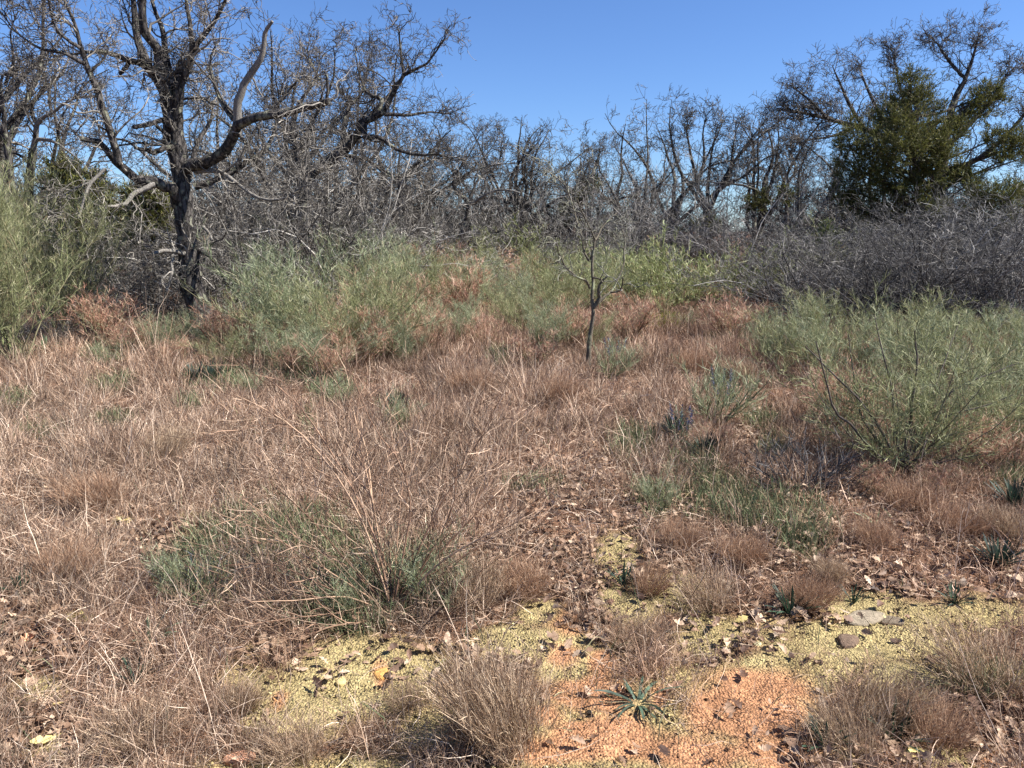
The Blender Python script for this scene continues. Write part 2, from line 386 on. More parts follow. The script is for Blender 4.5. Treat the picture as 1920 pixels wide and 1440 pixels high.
def dry_grass():
    rng = np.random.default_rng(11); g = Geo()
    for (n, y0, y1, np_, pw) in ((300000, 1.7, 6.5, 5, 1.0), (310000, 6.5, 15, 4, 1.0), (60000, 15, 34, 3, 1.0)):
        nc = n//60
        cx, cy = wedge(nc, y0, y1, rng, pw)
        ch = rng.lognormal(-.05, .35, nc)*(.55+.9*fbm(cx, cy, .9, 60))
        k = rng.integers(0, nc, int(n*.8))
        sg = .045+.003*cy[k]
        ox = rng.normal(size=len(k))*sg; oy = rng.normal(size=len(k))*sg
        x = cx[k]+ox; y = cy[k]+oy
        r = np.hypot(ox, oy)/sg
        tilt = np.clip(.08+.27*r+rng.normal(size=len(k))*.22, 0, 1.5); az = np.arctan2(oy, ox)+rng.normal(size=len(k))*.7
        L = ch[k]*rng.uniform(.06, .2, len(k))*np.clip(.62+.075*y, .8, 1.35)
        tone = (.45+.85*fbm(cx, cy, .5, 64))[k]*np.clip(.85+.25*rng.normal(size=nc), .5, 1.4)[k]
        # matted straw lying flat
        x2, y2 = wedge(int(n*.2), y0, y1, rng, pw)
        x = np.r_[x, x2]; y = np.r_[y, y2]; m = len(x2)
        tilt = np.r_[tilt, rng.uniform(.9, 1.55, m)]; az = np.r_[az, rng.uniform(0, 6.3, m)]
        L = np.r_[L, rng.uniform(.06, .2, m)]; tone = np.r_[tone, rng.uniform(.85, 1.4, m)]
        bare = patch(BARE, x, y, .4, 1); lit = patch(LITTERP, x, y, .7, 4); gr = patch(GREENP, x, y, .6, 3)
        keep = rng.random(len(x)) < (1-.97*bare)*(1-.55*lit)*(1-.8*gr)
        x, y, tilt, az, L, tone = (a[keep] for a in (x, y, tilt, az, L, tone)); gr = gr[keep]; lit = lit[keep]
        L = L*(1-.35*lit)
        z0 = hgt(x, y)+np.where(tilt > .9, rng.uniform(0, .05, len(x)), 0)
        Pp = arcs(x, y, L, tilt, az, rng, np_, .25 if y1 < 7 else .16, .45, z0)
        c = tints(rng, len(x), C_DRY, .1)*(tone*np.where(rng.random(len(x)) < .08, 1.25, 1))[:, None]
        px, py = proj(x, y)
        rust = np.clip((px-1180)/500, 0, 1)*.35+np.clip((820-py)/300, 0, 1)*.45+.35*np.clip(fbm(x, y, 1.3, 70)*2-1, 0, 1)
        rust = np.clip(rust, 0, .8)[:, None]
        c = c*(1-rust)+c*np.array([[.96, .81, .76]])*rust
        ribbons(g, Pp, (.0008+.0004*y)*rng.uniform(.6, 1.3, len(x)), c, rng=rng)
    x, y = wedge(2300, 1.9, 16, rng, 1.)                      # taller single stalks with branching tops
    keep = rng.random(len(x)) < 1-.9*patch(BARE, x, y, .4, 1); x, y = x[keep], y[keep]
    Pp = arcs(x, y, rng.uniform(.22, .5, len(x)), np.abs(rng.normal(0, .4, len(x))), rng.uniform(0, 6.3, len(x)), rng, 7, .07, .15)
    Rr = np.full(Pp.shape[:2], .001)
    Pq, _ = sprout(Pp, Rr, rng, dens=13, lenabs=(.03, .12), n=4, wig=.12, up=.3, t0=.45, ang=(.3, .8), rmin=.001)
    ribbons(g, Pp, .0013+.0003*y, tints(rng, len(x), C_DRY, .15), rng=rng)
    ribbons(g, Pq, .0016, tints(rng, len(Pq), C_DRY, .15), rng=rng)
    o = ob('dry_grass', g.mesh('dry_grass', M_GRASS, False))
    tag(o, 'matted straw coloured dry grass covering the clearing', 'grass', kind='stuff')
dry_grass()

def green_grass():
    rng = np.random.default_rng(12); g = Geo()
    x, y = wedge(540000, 1.9, 16, rng, 1.1)
    p = patch(GREENP, x, y, .65, 3)*(.5+.9*vnoise(x, y, .28, 91)); keep = rng.random(len(x)) < p*1.1+.004
    x, y = x[keep], y[keep]
    L = rng.uniform(.06, .18, len(x))*(.6+.7*fbm(x, y, .4, 80))
    Pp = arcs(x, y, L, np.abs(rng.normal(0, .5, len(x))), rng.uniform(0, 6.3, len(x)), rng, 4, .2, .9)
    c = tints(rng, len(x), C_GRASSG, .15)
    px, py = proj(x, y); br = ((px > 1210) & (px < 1290) & (py > 585) & (py < 625))
    c[br] = c[br]*np.array([1.3, 1.3, .45])
    ribbons(g, Pp, (.0018+.00055*y)*rng.uniform(.6, 1.3, len(x)), c, rng=rng)
    o = ob('green_grass', g.mesh('green_grass', M_GRASS, False))
    tag(o, 'low green grass growing in patches among the dry grass', 'grass', kind='stuff')
green_grass()

# a leaf outline with lobes (post-oak like), unit length along +x
def leaf_shape():
    up = [(0, .02), (.14, .05), (.22, .2), (.34, .13), (.46, .34), (.6, .2), (.7, .3), (.84, .2), (1, .05)]
    mid = [(u, 0) for u, _ in up]
    pts = [(u, v) for u, v in up]+mid+[(u, -v*.93) for u, v in up]
    n = len(up); q = []
    for i in range(n-1):
        q += [[i, i+1, n+i+1, n+i], [n+i, n+i+1, 2*n+i+1, 2*n+i]]
    return np.array(pts, float), np.array(q)
LP, LQ = leaf_shape()

def leaves(g, x, y, z, size, rng, cols=C_LITTER, flat=.5):
    N = len(x); u, v = LP[:, 0]-.5, LP[:, 1]
    cu = rng.uniform(-.9, 1.6, (N, 1)); cv = rng.uniform(-.6, 2.2, (N, 1))
    zz = cu*(u**2)+cv*(v**2)*2+rng.normal(size=(N, len(u)))*.02
    s = size[:, None]
    L = np.stack([u*s*np.cos(cu*.4), v*s*rng.uniform(.6, 1.1, (N, 1)), zz*s*.6], 2)
    az = rng.uniform(0, 6.283, N); ti = np.abs(rng.normal(0, flat, N)); ta = rng.uniform(0, 6.283, N)
    ca, sa = np.cos(az), np.sin(az); Z = np.zeros(N); O = np.ones(N)
    R1 = np.stack([np.stack([ca, -sa, Z], 1), np.stack([sa, ca, Z], 1), np.stack([Z, Z, O], 1)], 1)
    ct, st = np.cos(ti), np.sin(ti); k = np.stack([np.cos(ta), np.sin(ta), Z], 1)
    V = np.einsum('nij,nkj->nki', R1, L)
    kd = (V*k[:, None]).sum(2, keepdims=True)
    V = V*ct[:, None, None]+np.cross(k[:, None], V)*st[:, None, None]+k[:, None]*kd*(1-ct)[:, None, None]
    V[:, :, 2] -= V[:, :, 2].min(1, keepdims=True)*.9
    V = V+np.stack([x, y, z], 1)[:, None]
    q = (LQ[None]+(np.arange(N)*len(LP))[:, None, None]).reshape(-1, 4)
    g.add(V, q, None, np.repeat(tints(rng, N, cols, .16), len(LP), 0))

def litter():
    rng = np.random.default_rng(13); g = Geo()
    x, y = wedge(85000, 1.8, 9, rng, 1.2)
    p = patch(LITTERP, x, y, .6, 4); b = patch(BARE, x, y, .4, 1)
    keep = rng.random(len(x)) < np.clip(p*.62*(1-.8*b)*(.35+1.3*vnoise(x, y, .3, 90))+.018, 0, 1)
    x, y = x[keep], y[keep]
    leaves(g, x, y, hgt(x, y)+rng.uniform(0, .035, len(x)), rng.uniform(.028, .066, len(x)), rng)
    o = ob('leaf_litter', g.mesh('leaf_litter', M_LEAF))
    tag(o, 'curled brown oak leaves lying scattered over the soil', 'leaf litter', kind='stuff')
litter()

def gravel():
    rng = np.random.default_rng(14); g = Geo()
    x, y = wedge(220000, 1.8, 5.5, rng, 1.2)
    b = patch(BARE, x, y, .4, 1); keep = rng.random(len(x)) < b*.9*(1-.8*patch(PINK, x, y, .45, 2))*(.35+.65*vnoise(x, y, .25, 92))
    x, y = x[keep], y[keep]; N = len(x)
    s = rng.lognormal(math.log(.0027), .5, N); s = np.clip(s, .0015, .016)
    o8 = np.array([[1, 0, 0], [-1, 0, 0], [0, 1, 0], [0, -1, 0], [0, 0, 1], [0, 0, -1]], float)
    t8 = np.array([[0, 2, 4], [2, 1, 4], [1, 3, 4], [3, 0, 4], [2, 0, 5], [1, 2, 5], [3, 1, 5], [0, 3, 5]])
    V = o8[None]*rng.uniform(.6, 1.25, (N, 6, 1))*s[:, None, None]*np.array([1, 1, .75])
    a = rng.uniform(0, 6.28, N); ca, sa = np.cos(a)[:, None], np.sin(a)[:, None]
    V = np.stack([V[..., 0]*ca-V[..., 1]*sa, V[..., 0]*sa+V[..., 1]*ca, V[..., 2]], 2)
    V += np.stack([x, y, hgt(x, y)+s*.3+.002], 1)[:, None]
    pk = patch(PINK, x, y, .45, 2)[:, None]
    c = tints(rng, N, [lin(194, 176, 122), lin(166, 147, 102), lin(212, 198, 146), lin(84, 70, 54), lin(176, 158, 128), lin(60, 50, 40)], .18)
    cp = tints(rng, N, [lin(184, 138, 104), lin(166, 122, 92), lin(208, 168, 134), lin(104, 78, 60)], .15)
    c = c*(1-pk)+cp*pk; c = np.repeat(c, 6, 0)
    t = (t8[None]+(np.arange(N)*6)[:, None, None]).reshape(-1, 3)
    g.add(V, None, t, c)
    o = ob('gravel', g.mesh('gravel', M_SOIL, False))
    tag(o, 'fine yellowish and orange soil crumbs on the bare patches', 'gravel', kind='stuff')
gravel()
# ------------------------------------------------------------------ trees
def pxpath(pts, Y, dY, r0, r1, n, rng, org, wig=.12, curve=0):
    k = len(pts); P3 = []
    for i, p in enumerate(pts):
        f = i/(k-1); P3.append(W(p[0], p[1], Y+dY[0]+(dY[1]-dY[0])*f+curve*math.sin(f*3.14)))
    P3 = np.array(P3)-org; Rr = np.linspace(r0, r1, k)*Y/F
    return resample(P3, Rr, n, wig, rng)

def traced_tree(name, label, Y, trunk, tr, limbs, seed, group=None, bark=None, bark_c=C_BARK, twig_cols=None, gens=None, sides=14, minr=.0022, up=.12, cat='tree', flare=1.5):
    """trunk and limbs follow polylines; limbs: (points, r0, r1, depth offset start, end, leafy?, colour?)"""
    rng = np.random.default_rng(seed)
    base = W(trunk[0][0], trunk[0][1], Y); base = np.array([base[0], Y, float(hgt(base[0], Y))])
    root = empty(name, base, label, cat, group)
    bark = bark or M_BARK; twig_cols = twig_cols or C_GTWIG
    P, R = pxpath(trunk, Y, (0, 0), tr[0], tr[1], 26, rng, base, .06)
    P[0, 2] = -.12
    hgt_rel = np.clip(1-(P[:, 2])/.45, 0, 1); R = R*(1+(flare-1)*hgt_rel**2)
    g = Geo(); tubes(g, P[None], R[None], sides, bark_c, True, .1, rng); ob('trunk', g.mesh('trunk', bark), root)
    par = [(P, R)]; src = []
    for lb in limbs:
        pts, r0, r1, d0, d1 = lb[:5]; dens = lb[5] if len(lb) > 5 else 1; cc = lb[6] if len(lb) > 6 else bark_c
        p, r = pxpath(pts, Y, (d0, d1), r0, r1*(.4 if dens >= .9 else 1), 16, rng, base, .14)
        g = Geo(); tubes(g, p[None], r[None], 9, cc, True, .09, rng); ob('limb', g.mesh('limb', bark if cc is bark_c else M_PALE), root)
        if dens > 0: src.append((p, r, dens))
    gens = gens or {}
    if gens.get('trunk', 0): src.append((*resample(P, R, 16), gens['trunk']))
    if not src: return root
    Pm = np.array([s[0] for s in src]); Rm = np.array([s[1] for s in src]); dm = np.array([s[2] for s in src])
    g = Geo()
    d1 = gens.get('d1', 3.2); l1 = gens.get('l1', (.45, 1.2))
    PA, RA = sprout(Pm, Rm, rng, dens=d1*dm, lenabs=l1, n=9, wig=.36, up=up, t0=.12, rf=.36, rmin=.006, rmax=.02, tip=.4)
    PB, RB = sprout(PA, RA, rng, dens=gens.get('d2', 7), lenabs=gens.get('l2', (.2, .6)), n=7, wig=.42, up=up, t0=.1, rf=.55, rmin=.0035, tip=.45)
    P0, R0 = sprout(Pm, Rm, rng, dens=2.4*dm, lenabs=(.2, .5), n=7, wig=.34, up=up, t0=.1, rf=.4, rmin=.0035, rmax=.01, tip=.45)
    PT, RT = sprout(Pm, Rm, rng, dens=2.6*dm*(dm >= .8), lenabs=(.4, .9), n=9, wig=.34, up=up, t0=.72, rf=.8, rmin=.005, rmax=.012, tip=.4, ang=(.2, .9), taper_len=.2)
    PT2, RT2 = sprout(PT, RT, rng, dens=8, lenabs=(.2, .5), n=7, wig=.4, up=up, t0=.1, rf=.6, rmin=.0035, tip=.45)
    PA = np.concatenate([PA, PT]); RA = np.concatenate([RA, RT])
    PB = np.concatenate([PB, P0, PT2]); RB = np.concatenate([RB, R0, RT2])
    PC, RC = sprout(PB, RB, rng, dens=gens.get('d3', 13), lenabs=gens.get('l3', (.1, .32)), n=5, wig=.42, up=up, t0=.08, rf=.6, rmin=minr, tip=.6)
    PD, RD = sprout(PC, RC, rng, dens=gens.get('d4', 9), lenabs=gens.get('l4', (.05, .16)), n=4, wig=.42, up=up, t0=.1, rf=.7, rmin=minr, tip=.7)
    for (p, r, k) in ((PA, RA, 6), (PB, RB, 4), (PC, RC, 3), (PD, RD, 3)):
        if len(p): tubes(g, p, r, k, tints(rng, len(p), twig_cols, .15))
    ob('crown', g.mesh('crown', M_TWIG), root)
    return root

pale = C_PALE
main_limbs = [
 ([(335,320),(318,235),(310,187),(290,143),(273,117),(263,90),(253,43),(250,0),(246,-50)], 13, 8, 0, .2, 1),
 ([(322,225),(313,165),(300,123),(293,93),(277,67),(268,40),(266,-30)], 10, 6, 0, -.35, .8),
 ([(328,215),(322,160),(313,110),(307,67),(293,27),(283,-10),(280,-60)], 8, 4, 0, .6, 1),
 ([(334,240),(337,160),(353,127),(362,93),(377,73),(400,43),(423,0),(440,-40)], 9, 3.5, 0, -.4, 1),
 ([(345,150),(359,100),(358,60),(349,0),(346,-60)], 6, 5, -.1, .3, 1),
 ([(290,143),(273,123),(240,113),(213,103),(190,97),(150,100),(100,105)], 7, 2.5, .1, -.7, 1),
 ([(243,115),(236,127),(224,139)], 4, 3, -.1, -.2, 0),
 ([(334,385),(330,367),(317,350),(290,340),(253,333),(227,310),(207,290),(187,267),(150,260)], 12, 3.5, 0, -1.0, .8),
 ([(222,305),(213,273),(203,230),(187,187),(173,147),(160,113),(150,83),(140,43),(120,0),(112,-40)], 7, 3.5, -.8, -1.2, 1.3),
 ([(160,120),(120,100),(75,90),(30,60),(5,25)], 3.5, 1.5, -1.1, -1.3, 1.4),
 ([(150,90),(110,60),(95,20),(85,-30)], 3, 1.8, -1.1, -1.5, 1.4),
 ([(290,347),(253,363),(233,383),(203,388)], 5.5, 2.2, -.5, -1.0, .4, pale),
 ([(197,318),(173,340),(160,367),(147,410)], 3.2, 1.6, -.9, -1.2, .7, pale),
 ([(173,340),(150,348),(125,362),(95,372)], 2.2, 1.2, -1.0, -1.3, .9, pale),
 ([(326,255),(310,227),(290,230),(268,236),(250,238)], 5, 3.6, 0, -.5, .3),
 ([(328,268),(310,250),(292,236)], 4, 3, 0, -.3, .3),
 ([(332,277),(313,277),(290,285),(272,281),(253,277)], 5.5, 3, 0, -.6, .3),
 ([(345,318),(377,308),(407,293),(430,272),(443,250),(450,233),(483,220),(533,213),(573,200),(600,196),(615,189)], 11, 4.8, 0, -1.4, .35),
 ([(443,250),(445,213),(450,180),(467,143),(480,123),(493,100),(495,67),(503,50),(511,40)], 8, 2.2, -.6, -.9, .5, pale),
 ([(447,232),(420,200),(400,150),(395,110),(410,75)], 5, 2, -.6, -.2, 1.3),
 ([(612,192),(614,165),(612,140)], 2.6, 2, -1.4, -1.5, .6),
 ([(366,323),(407,320),(440,340),(483,370),(533,373),(567,350),(600,345)], 4.5, 1.8, 0, -1.3, .9, pale),
 ([(352,340),(370,270),(395,225),(400,190)], 6, 2.5, 0, .5, 1.2),
 ([(363,480),(333,472),(310,470),(287,475)], 5, 2.5, 0, -.7, .5, pale),
 ([(325,475),(322,495),(323,510),(313,547)], 3, 1.6, -.3, -.6, .4, pale),
 ([(370,470),(392,478),(410,500),(433,540),(467,560),(485,548)], 4.5, 2, 0, -.6, 1),
 ([(485,530),(493,523),(510,547),(533,567)], 3.2, 1.6, -.5, -.9, .6, pale),
 ([(380,425),(390,435),(398,450)], 3, 2, 0, -.3, .4, pale),
 ([(365,350),(420,330),(470,300),(505,270),(520,227),(525,190),(560,150)], 7, 2.2, .2, .9, 1.2),
 ([(480,300),(500,340),(520,300),(560,280),(590,270)], 3.5, 1.8, .5, .9, 1.2),
]
traced_tree('gnarled_oak', 'large gnarled leafless oak with dark trunk and broken limbs, tallest tree on the left', 11.3,
    [(378,634),(366,560),(357,500),(351,440),(344,385),(338,330),(333,270),(330,225),(336,165),(340,128)], (23,7.5), main_limbs, 101,
    twig_cols=[lin(84, 79, 73), lin(122, 116, 107), lin(160, 153, 142), lin(62, 58, 54)],  # palest tones put the look of sunlit twigs into the colour
    gens=dict(d1=4.4, d2=8, d3=11, d4=6, trunk=.3), minr=.0036)

traced_tree('spreading_oak', 'leafless oak with a long dark limb sweeping up to the right, behind the gnarled oak', 15.0,
    [(560,520),(556,450),(560,390),(572,345),(590,315)], (16,11), [
 ([(585,322),(620,300),(640,287),(667,257),(677,227),(713,217),(737,177),(760,137),(797,123),(833,72)], 10, 2.2, 0, -1.2, 1.1),
 ([(683,232),(683,257),(707,257),(740,277),(780,290),(827,290),(850,300)], 6, 1.6, -.6, -1.0, 1.3),
 ([(703,217),(716,190),(700,180),(685,170),(672,130),(665,90)], 5, 1.8, -.7, -.3, 1.2),
 ([(757,140),(752,105),(748,60),(745,50)], 3, 1.2, -.9, -1.1, 1.2),
 ([(720,215),(770,215),(810,210),(850,215)], 3.5, 1.5, -.8, -.4, 1.5),
 ([(572,345),(560,290),(548,250),(560,200),(590,150),(600,110)], 8, 2.2, 0, .4, 1.1),
 ([(600,150),(580,110),(575,80)], 3, 1.5, .3, .5, 1.2),
 ([(590,315),(640,270),(650,210),(680,170),(690,120)], 6, 2, 0, .8, 1.1),
 ([(575,340),(530,320),(500,280),(480,230)], 6, 2, 0, .7, 1),
 ([(640,290),(690,300),(730,330),(800,330)], 4, 1.6, .2, .6, 1),
    ], 102, gens=dict(d1=3.6, l1=(.5, 1.2), d2=6.5, d3=10, d4=5), minr=.0044)

traced_tree('crooked_tree', 'small crooked dark trunk leaning with one pale side branch, centre left of the clearing edge', 18.5,
    [(850,478),(862,447),(872,425),(877,403),(878,378)], (6.5,4.5), [
 ([(878,380),(857,360),(850,345),(852,333),(858,320),(868,310)], 4.2, 2.4, 0, -.2, 1),
 ([(877,381),(892,378),(907,367),(930,357),(957,357),(975,362)], 3, 1.4, 0, -.8, .6, pale),
 ([(880,372),(900,333),(933,307),(940,267)], 2.6, 1.3, 0, .3, 1.2),
 ([(852,333),(845,300),(840,280)], 2.2, 1.2, 0, .2, 1.4),
 ([(862,315),(880,290),(895,262)], 2.2, 1.2, -.1, .1, 1.4),
    ], 103, gens=dict(d1=4, l1=(.4, 1.0), d2=8, d3=10, d4=5), minr=.004, sides=10)

traced_tree('young_tree', 'slender young tree with lichened grey stem standing alone in the clearing', 8.75,
    [(1103,690),(1104,655),(1108,620),(1112,590),(1110,560),(1112,530),(1110,500),(1113,470),(1116,440),(1116,450)], (4.9,1.3), [
 ([(1112,578),(1124,560),(1122,545),(1125,532),(1140,516)], 4, 1.8, 0, -.1, .5),
 ([(1122,568),(1135,555),(1148,545),(1160,520),(1168,500),(1172,485)], 3.2, 1.4, 0, .2, .9),
 ([(1145,548),(1160,546),(1167,535),(1168,520)], 1.8, 1, 0, -.3, .8),
 ([(1106,540),(1098,525),(1085,521),(1070,510),(1060,500),(1050,478),(1043,455)], 2.6, 1, 0, -.4, .8),
 ([(1112,470),(1105,490),(1095,470),(1090,440),(1080,410),(1075,390),(1060,350),(1040,330)], 2.4, 1, 0, .2, .8),
 ([(1116,450),(1108,432),(1100,415),(1088,390),(1082,372)], 1.9, 1, 0, -.2, .8),
 ([(1116,450),(1122,441),(1130,425),(1150,405),(1162,395)], 1.8, .9, 0, .3, .8),
 ([(1170,497),(1170,470),(1172,450),(1166,430)], 1.5, .9, .2, .3, .8),
 ([(1110,520),(1125,523),(1130,530)], 1.8, 1.2, 0, -.2, .5),
    ], 104, bark=M_YOUNG, bark_c=lin(112, 104, 90), twig_cols=[lin(120, 118, 106), lin(96, 94, 88), lin(140, 138, 118)],
    gens=dict(d1=6.5, l1=(.2, .6), d2=10, l2=(.12, .3), d3=9, l3=(.06, .16), d4=3), minr=.0022, sides=9, flare=1.25)

traced_tree('broad_oak', 'broad leafless oak rising behind the juniper, highest crown on the right', 22.0,
    [(1748,500),(1752,420),(1760,350),(1768,290),(1773,250)], (13,8), [
 ([(1773,250),(1790,187),(1810,147),(1827,100),(1835,65)], 7, 1.8, 0, 0, 1),
 ([(1765,300),(1720,250),(1695,190),(1680,130),(1672,92)], 6, 1.6, 0, .8, 1),
 ([(1755,335),(1690,275),(1620,242),(1550,222),(1480,207),(1455,207)], 7, 1.6, 0, -.8, 1.1),
 ([(1770,280),(1830,220),(1870,170),(1893,130)], 6, 1.6, 0, .3, 1),
 ([(1762,330),(1830,300),(1890,250),(1930,205),(1960,180)], 6, 1.8, 0, -.6, 1),
 ([(1620,242),(1590,190),(1572,150),(1560,122)], 4, 1.4, -.4, 0, 1.1),
 ([(1690,275),(1645,205),(1620,150),(1608,112)], 4.5, 1.4, -.1, .4, 1.1),
 ([(1550,222),(1520,190),(1495,170),(1480,160)], 3, 1.3, -.6, -.9, 1.3),
 ([(1810,147),(1780,115),(1760,85),(1750,75)], 3.4, 1.3, 0, .5, 1.2),
 ([(1600,240),(1560,255),(1520,262),(1495,270)], 3, 1.3, -.5, -.9, 1.3),
    ], 105, gens=dict(d1=4.2, l1=(.5, 1.3), d2=6.5, l2=(.25, .75), d3=9, l3=(.15, .42), d4=5, l4=(.1,.25)), minr=.006, sides=10)

traced_tree('vase_tree', 'leafless tree whose many upright limbs fan like a vase, right of centre', 27.0,
    [(1328,440),(1328,425),(1326,405),(1326,390)], (9,7), [
 ([(1325,398),(1320,380),(1308,345),(1298,300),(1288,250),(1290,225)], 5.5, 1.5, 0, .3, 1.1),
 ([(1328,398),(1345,360),(1372,310),(1405,265),(1438,222)], 5.5, 1.5, 0, -.5, 1.1),
 ([(1326,392),(1328,340),(1335,285),(1345,235)], 4.5, 1.4, 0, .7, 1.1),
 ([(1325,395),(1300,360),(1275,320),(1262,275),(1255,240)], 4.5, 1.4, 0, .3, 1.1),
 ([(1345,360),(1365,345),(1395,330),(1430,300),(1450,290)], 3.5, 1.3, 0, -.9, 1.1),
 ([(1308,345),(1320,300),(1318,250),(1325,215)], 3.2, 1.2, 0, -.6, 1.2),
 ([(1372,310),(1375,270),(1385,230)], 3, 1.2, -.3, .3, 1.2),
    ], 106, gens=dict(d1=2.2, l1=(.5, 1.4), d2=5.5, l2=(.25, .7), d3=8, l3=(.15, .4), d4=4, l4=(.1,.25)), minr=.0075, sides=8)

traced_tree('pale_tree', 'pale twisting leafless tree near the left edge, above the green broom', 14.5,
    [(40,520),(48,430),(54,360),(58,310),(62,280)], (9,6.5), [
 ([(62,285),(68,255),(70,233),(83,220),(97,213),(123,193),(157,180),(185,182)], 5.5, 1.8, 0, -.4, 1.1, pale),
 ([(66,262),(85,262),(105,268),(130,285),(160,310)], 4, 1.6, 0, -.6, 1, pale),
 ([(70,235),(60,200),(85,160),(80,120)], 4, 1.5, 0, .4, 1.1),
 ([(97,213),(92,170),(110,130),(135,140)], 3, 1.4, -.1, .3, 1.1),
 ([(58,310),(35,290),(10,285),(-20,290)], 3, 1.5, 0, -.4, 1.1),
    ], 107, gens=dict(d1=2.6, l1=(.4, 1.1), d2=6, d3=9, d4=4), minr=.0036, sides=9)
traced_tree('edge_tree', 'dark thin leafless tree cut off by the left edge of the photo', 13.5,
    [(20,520),(22,430),(20,340),(14,270)], (8,6), [
 ([(14,275),(9,240),(6,200),(2,150),(18,135),(42,130)], 5, 1.5, 0, -.3, 1.2),
 ([(6,200),(-20,170),(-40,100),(-50,30)], 4.5, 1.8, 0, .3, 1),
 ([(10,160),(25,110),(20,60),(35,20)], 3, 1.4, 0, -.3, 1.3),
    ], 108, gens=dict(d1=2.6, l1=(.4, 1.1), d2=6, d3=8, d4=4), minr=.0036, sides=9)
traced_tree('upright_tree', 'dark little leafless tree forking upright under the sweeping limb, left of the crooked tree', 19.0,
    [(752,470),(753,420),(752,375),(750,345)], (7,5.5), [
 ([(750,347),(747,317),(750,287),(745,262)], 4, 1.5, 0, .2, 1.2),
 ([(750,347),(765,330),(785,318),(813,300),(835,290)], 4, 1.5, 0, -.4, 1.2),
 ([(750,350),(730,325),(700,310),(680,290)], 3.5, 1.5, 0, .2, 1.2),
    ], 109, gens=dict(d1=3, l1=(.4, 1.2), d2=6, d3=9, d4=5), minr=.0045, sides=8)

# free-grown leafless trees for the wood behind
def wood_tree(seed, h, spread, minr, dense=1.):
    """returns trunk and crown meshes of a leafless tree with its foot at the origin"""
    rng = np.random.default_rng(seed)
    th = h*rng.uniform(.28, .4); lean = rng.normal(0, .12, 2)
    tp = np.array([[0, 0, -.1], [lean[0]*.3, lean[1]*.3, th*.35], [lean[0]*.8+.05, lean[1], th*.7], [lean[0]*1.2, lean[1]*1.3, th]])
    r0 = h*.026
    P, R = resample(tp, np.array([r0*1.5, r0, r0*.9, r0*.8]), 12, .12, rng)
    g = Geo(); tubes(g, P[None], R[None], 9, C_BARK, True, .08, rng)
    nl = rng.integers(5, 8); Lp = []; Lr = []
    for i in range(nl):
        a = i*6.283/nl+rng.uniform(-.4, .4); t = rng.uniform(.6, 1) if i else 1
        s = P[min(11, int(t*11))]; tilt = rng.uniform(.25, .95) if i else .1
        L = (h-s[2])/max(math.cos(tilt*.75), .45)*rng.uniform(.75, 1.05)
        d = np.array([math.cos(a)*math.sin(tilt)*spread, math.sin(a)*math.sin(tilt)*spread, math.cos(tilt)]); d /= np.linalg.norm(d)
        pts = [s]
        for j in range(7):
            pts.append(pts[-1]+d*L/7); d = d+rng.normal(0, .26, 3)+np.array([0, 0, .09]); d /= np.linalg.norm(d)
        p, r = resample(np.array(pts), np.linspace(r0*.55, r0*.07, 8), 12, .1, rng); Lp.append(p); Lr.append(r)
    Lp, Lr = np.array(Lp), np.array(Lr)
    tubes(g, Lp, Lr, 6, C_BARK)
    tm = g.mesh('trunk', M_BARK)
    g = Geo()
    PA, RA = sprout(Lp, Lr, rng, dens=3.2*dense, lenabs=(.5, 1.4), n=8, wig=.34, up=.15, rf=.4, rmin=.008, rmax=.02, tip=.4)
    PB, RB = sprout(PA, RA, rng, dens=5.*dense, lenabs=(.25, .75), n=6, wig=.33, up=.12, rf=.55, rmin=minr, tip=.5)
    PC, RC = sprout(PB, RB, rng, dens=8*dense, lenabs=(.14, .42), n=4, wig=.35, up=.12, rf=.6, rmin=minr, tip=.6)
    PD, RD = sprout(PC, RC, rng, dens=4*dense, lenabs=(.1, .25), n=3, wig=.3, up=.1, rf=.7, rmin=minr, tip=.7)
    for (p, r, k) in ((PA, RA, 4), (PB, RB, 3), (PC, RC, 3), (PD, RD, 3)): tubes(g, p, r, k, tints(rng, len(p), C_GTWIG, .15))
    return tm, g.mesh('crown', M_TWIG)

protos = [wood_tree(200+i, 6.0, 1.0+.15*i, .0075) for i in range(5)]
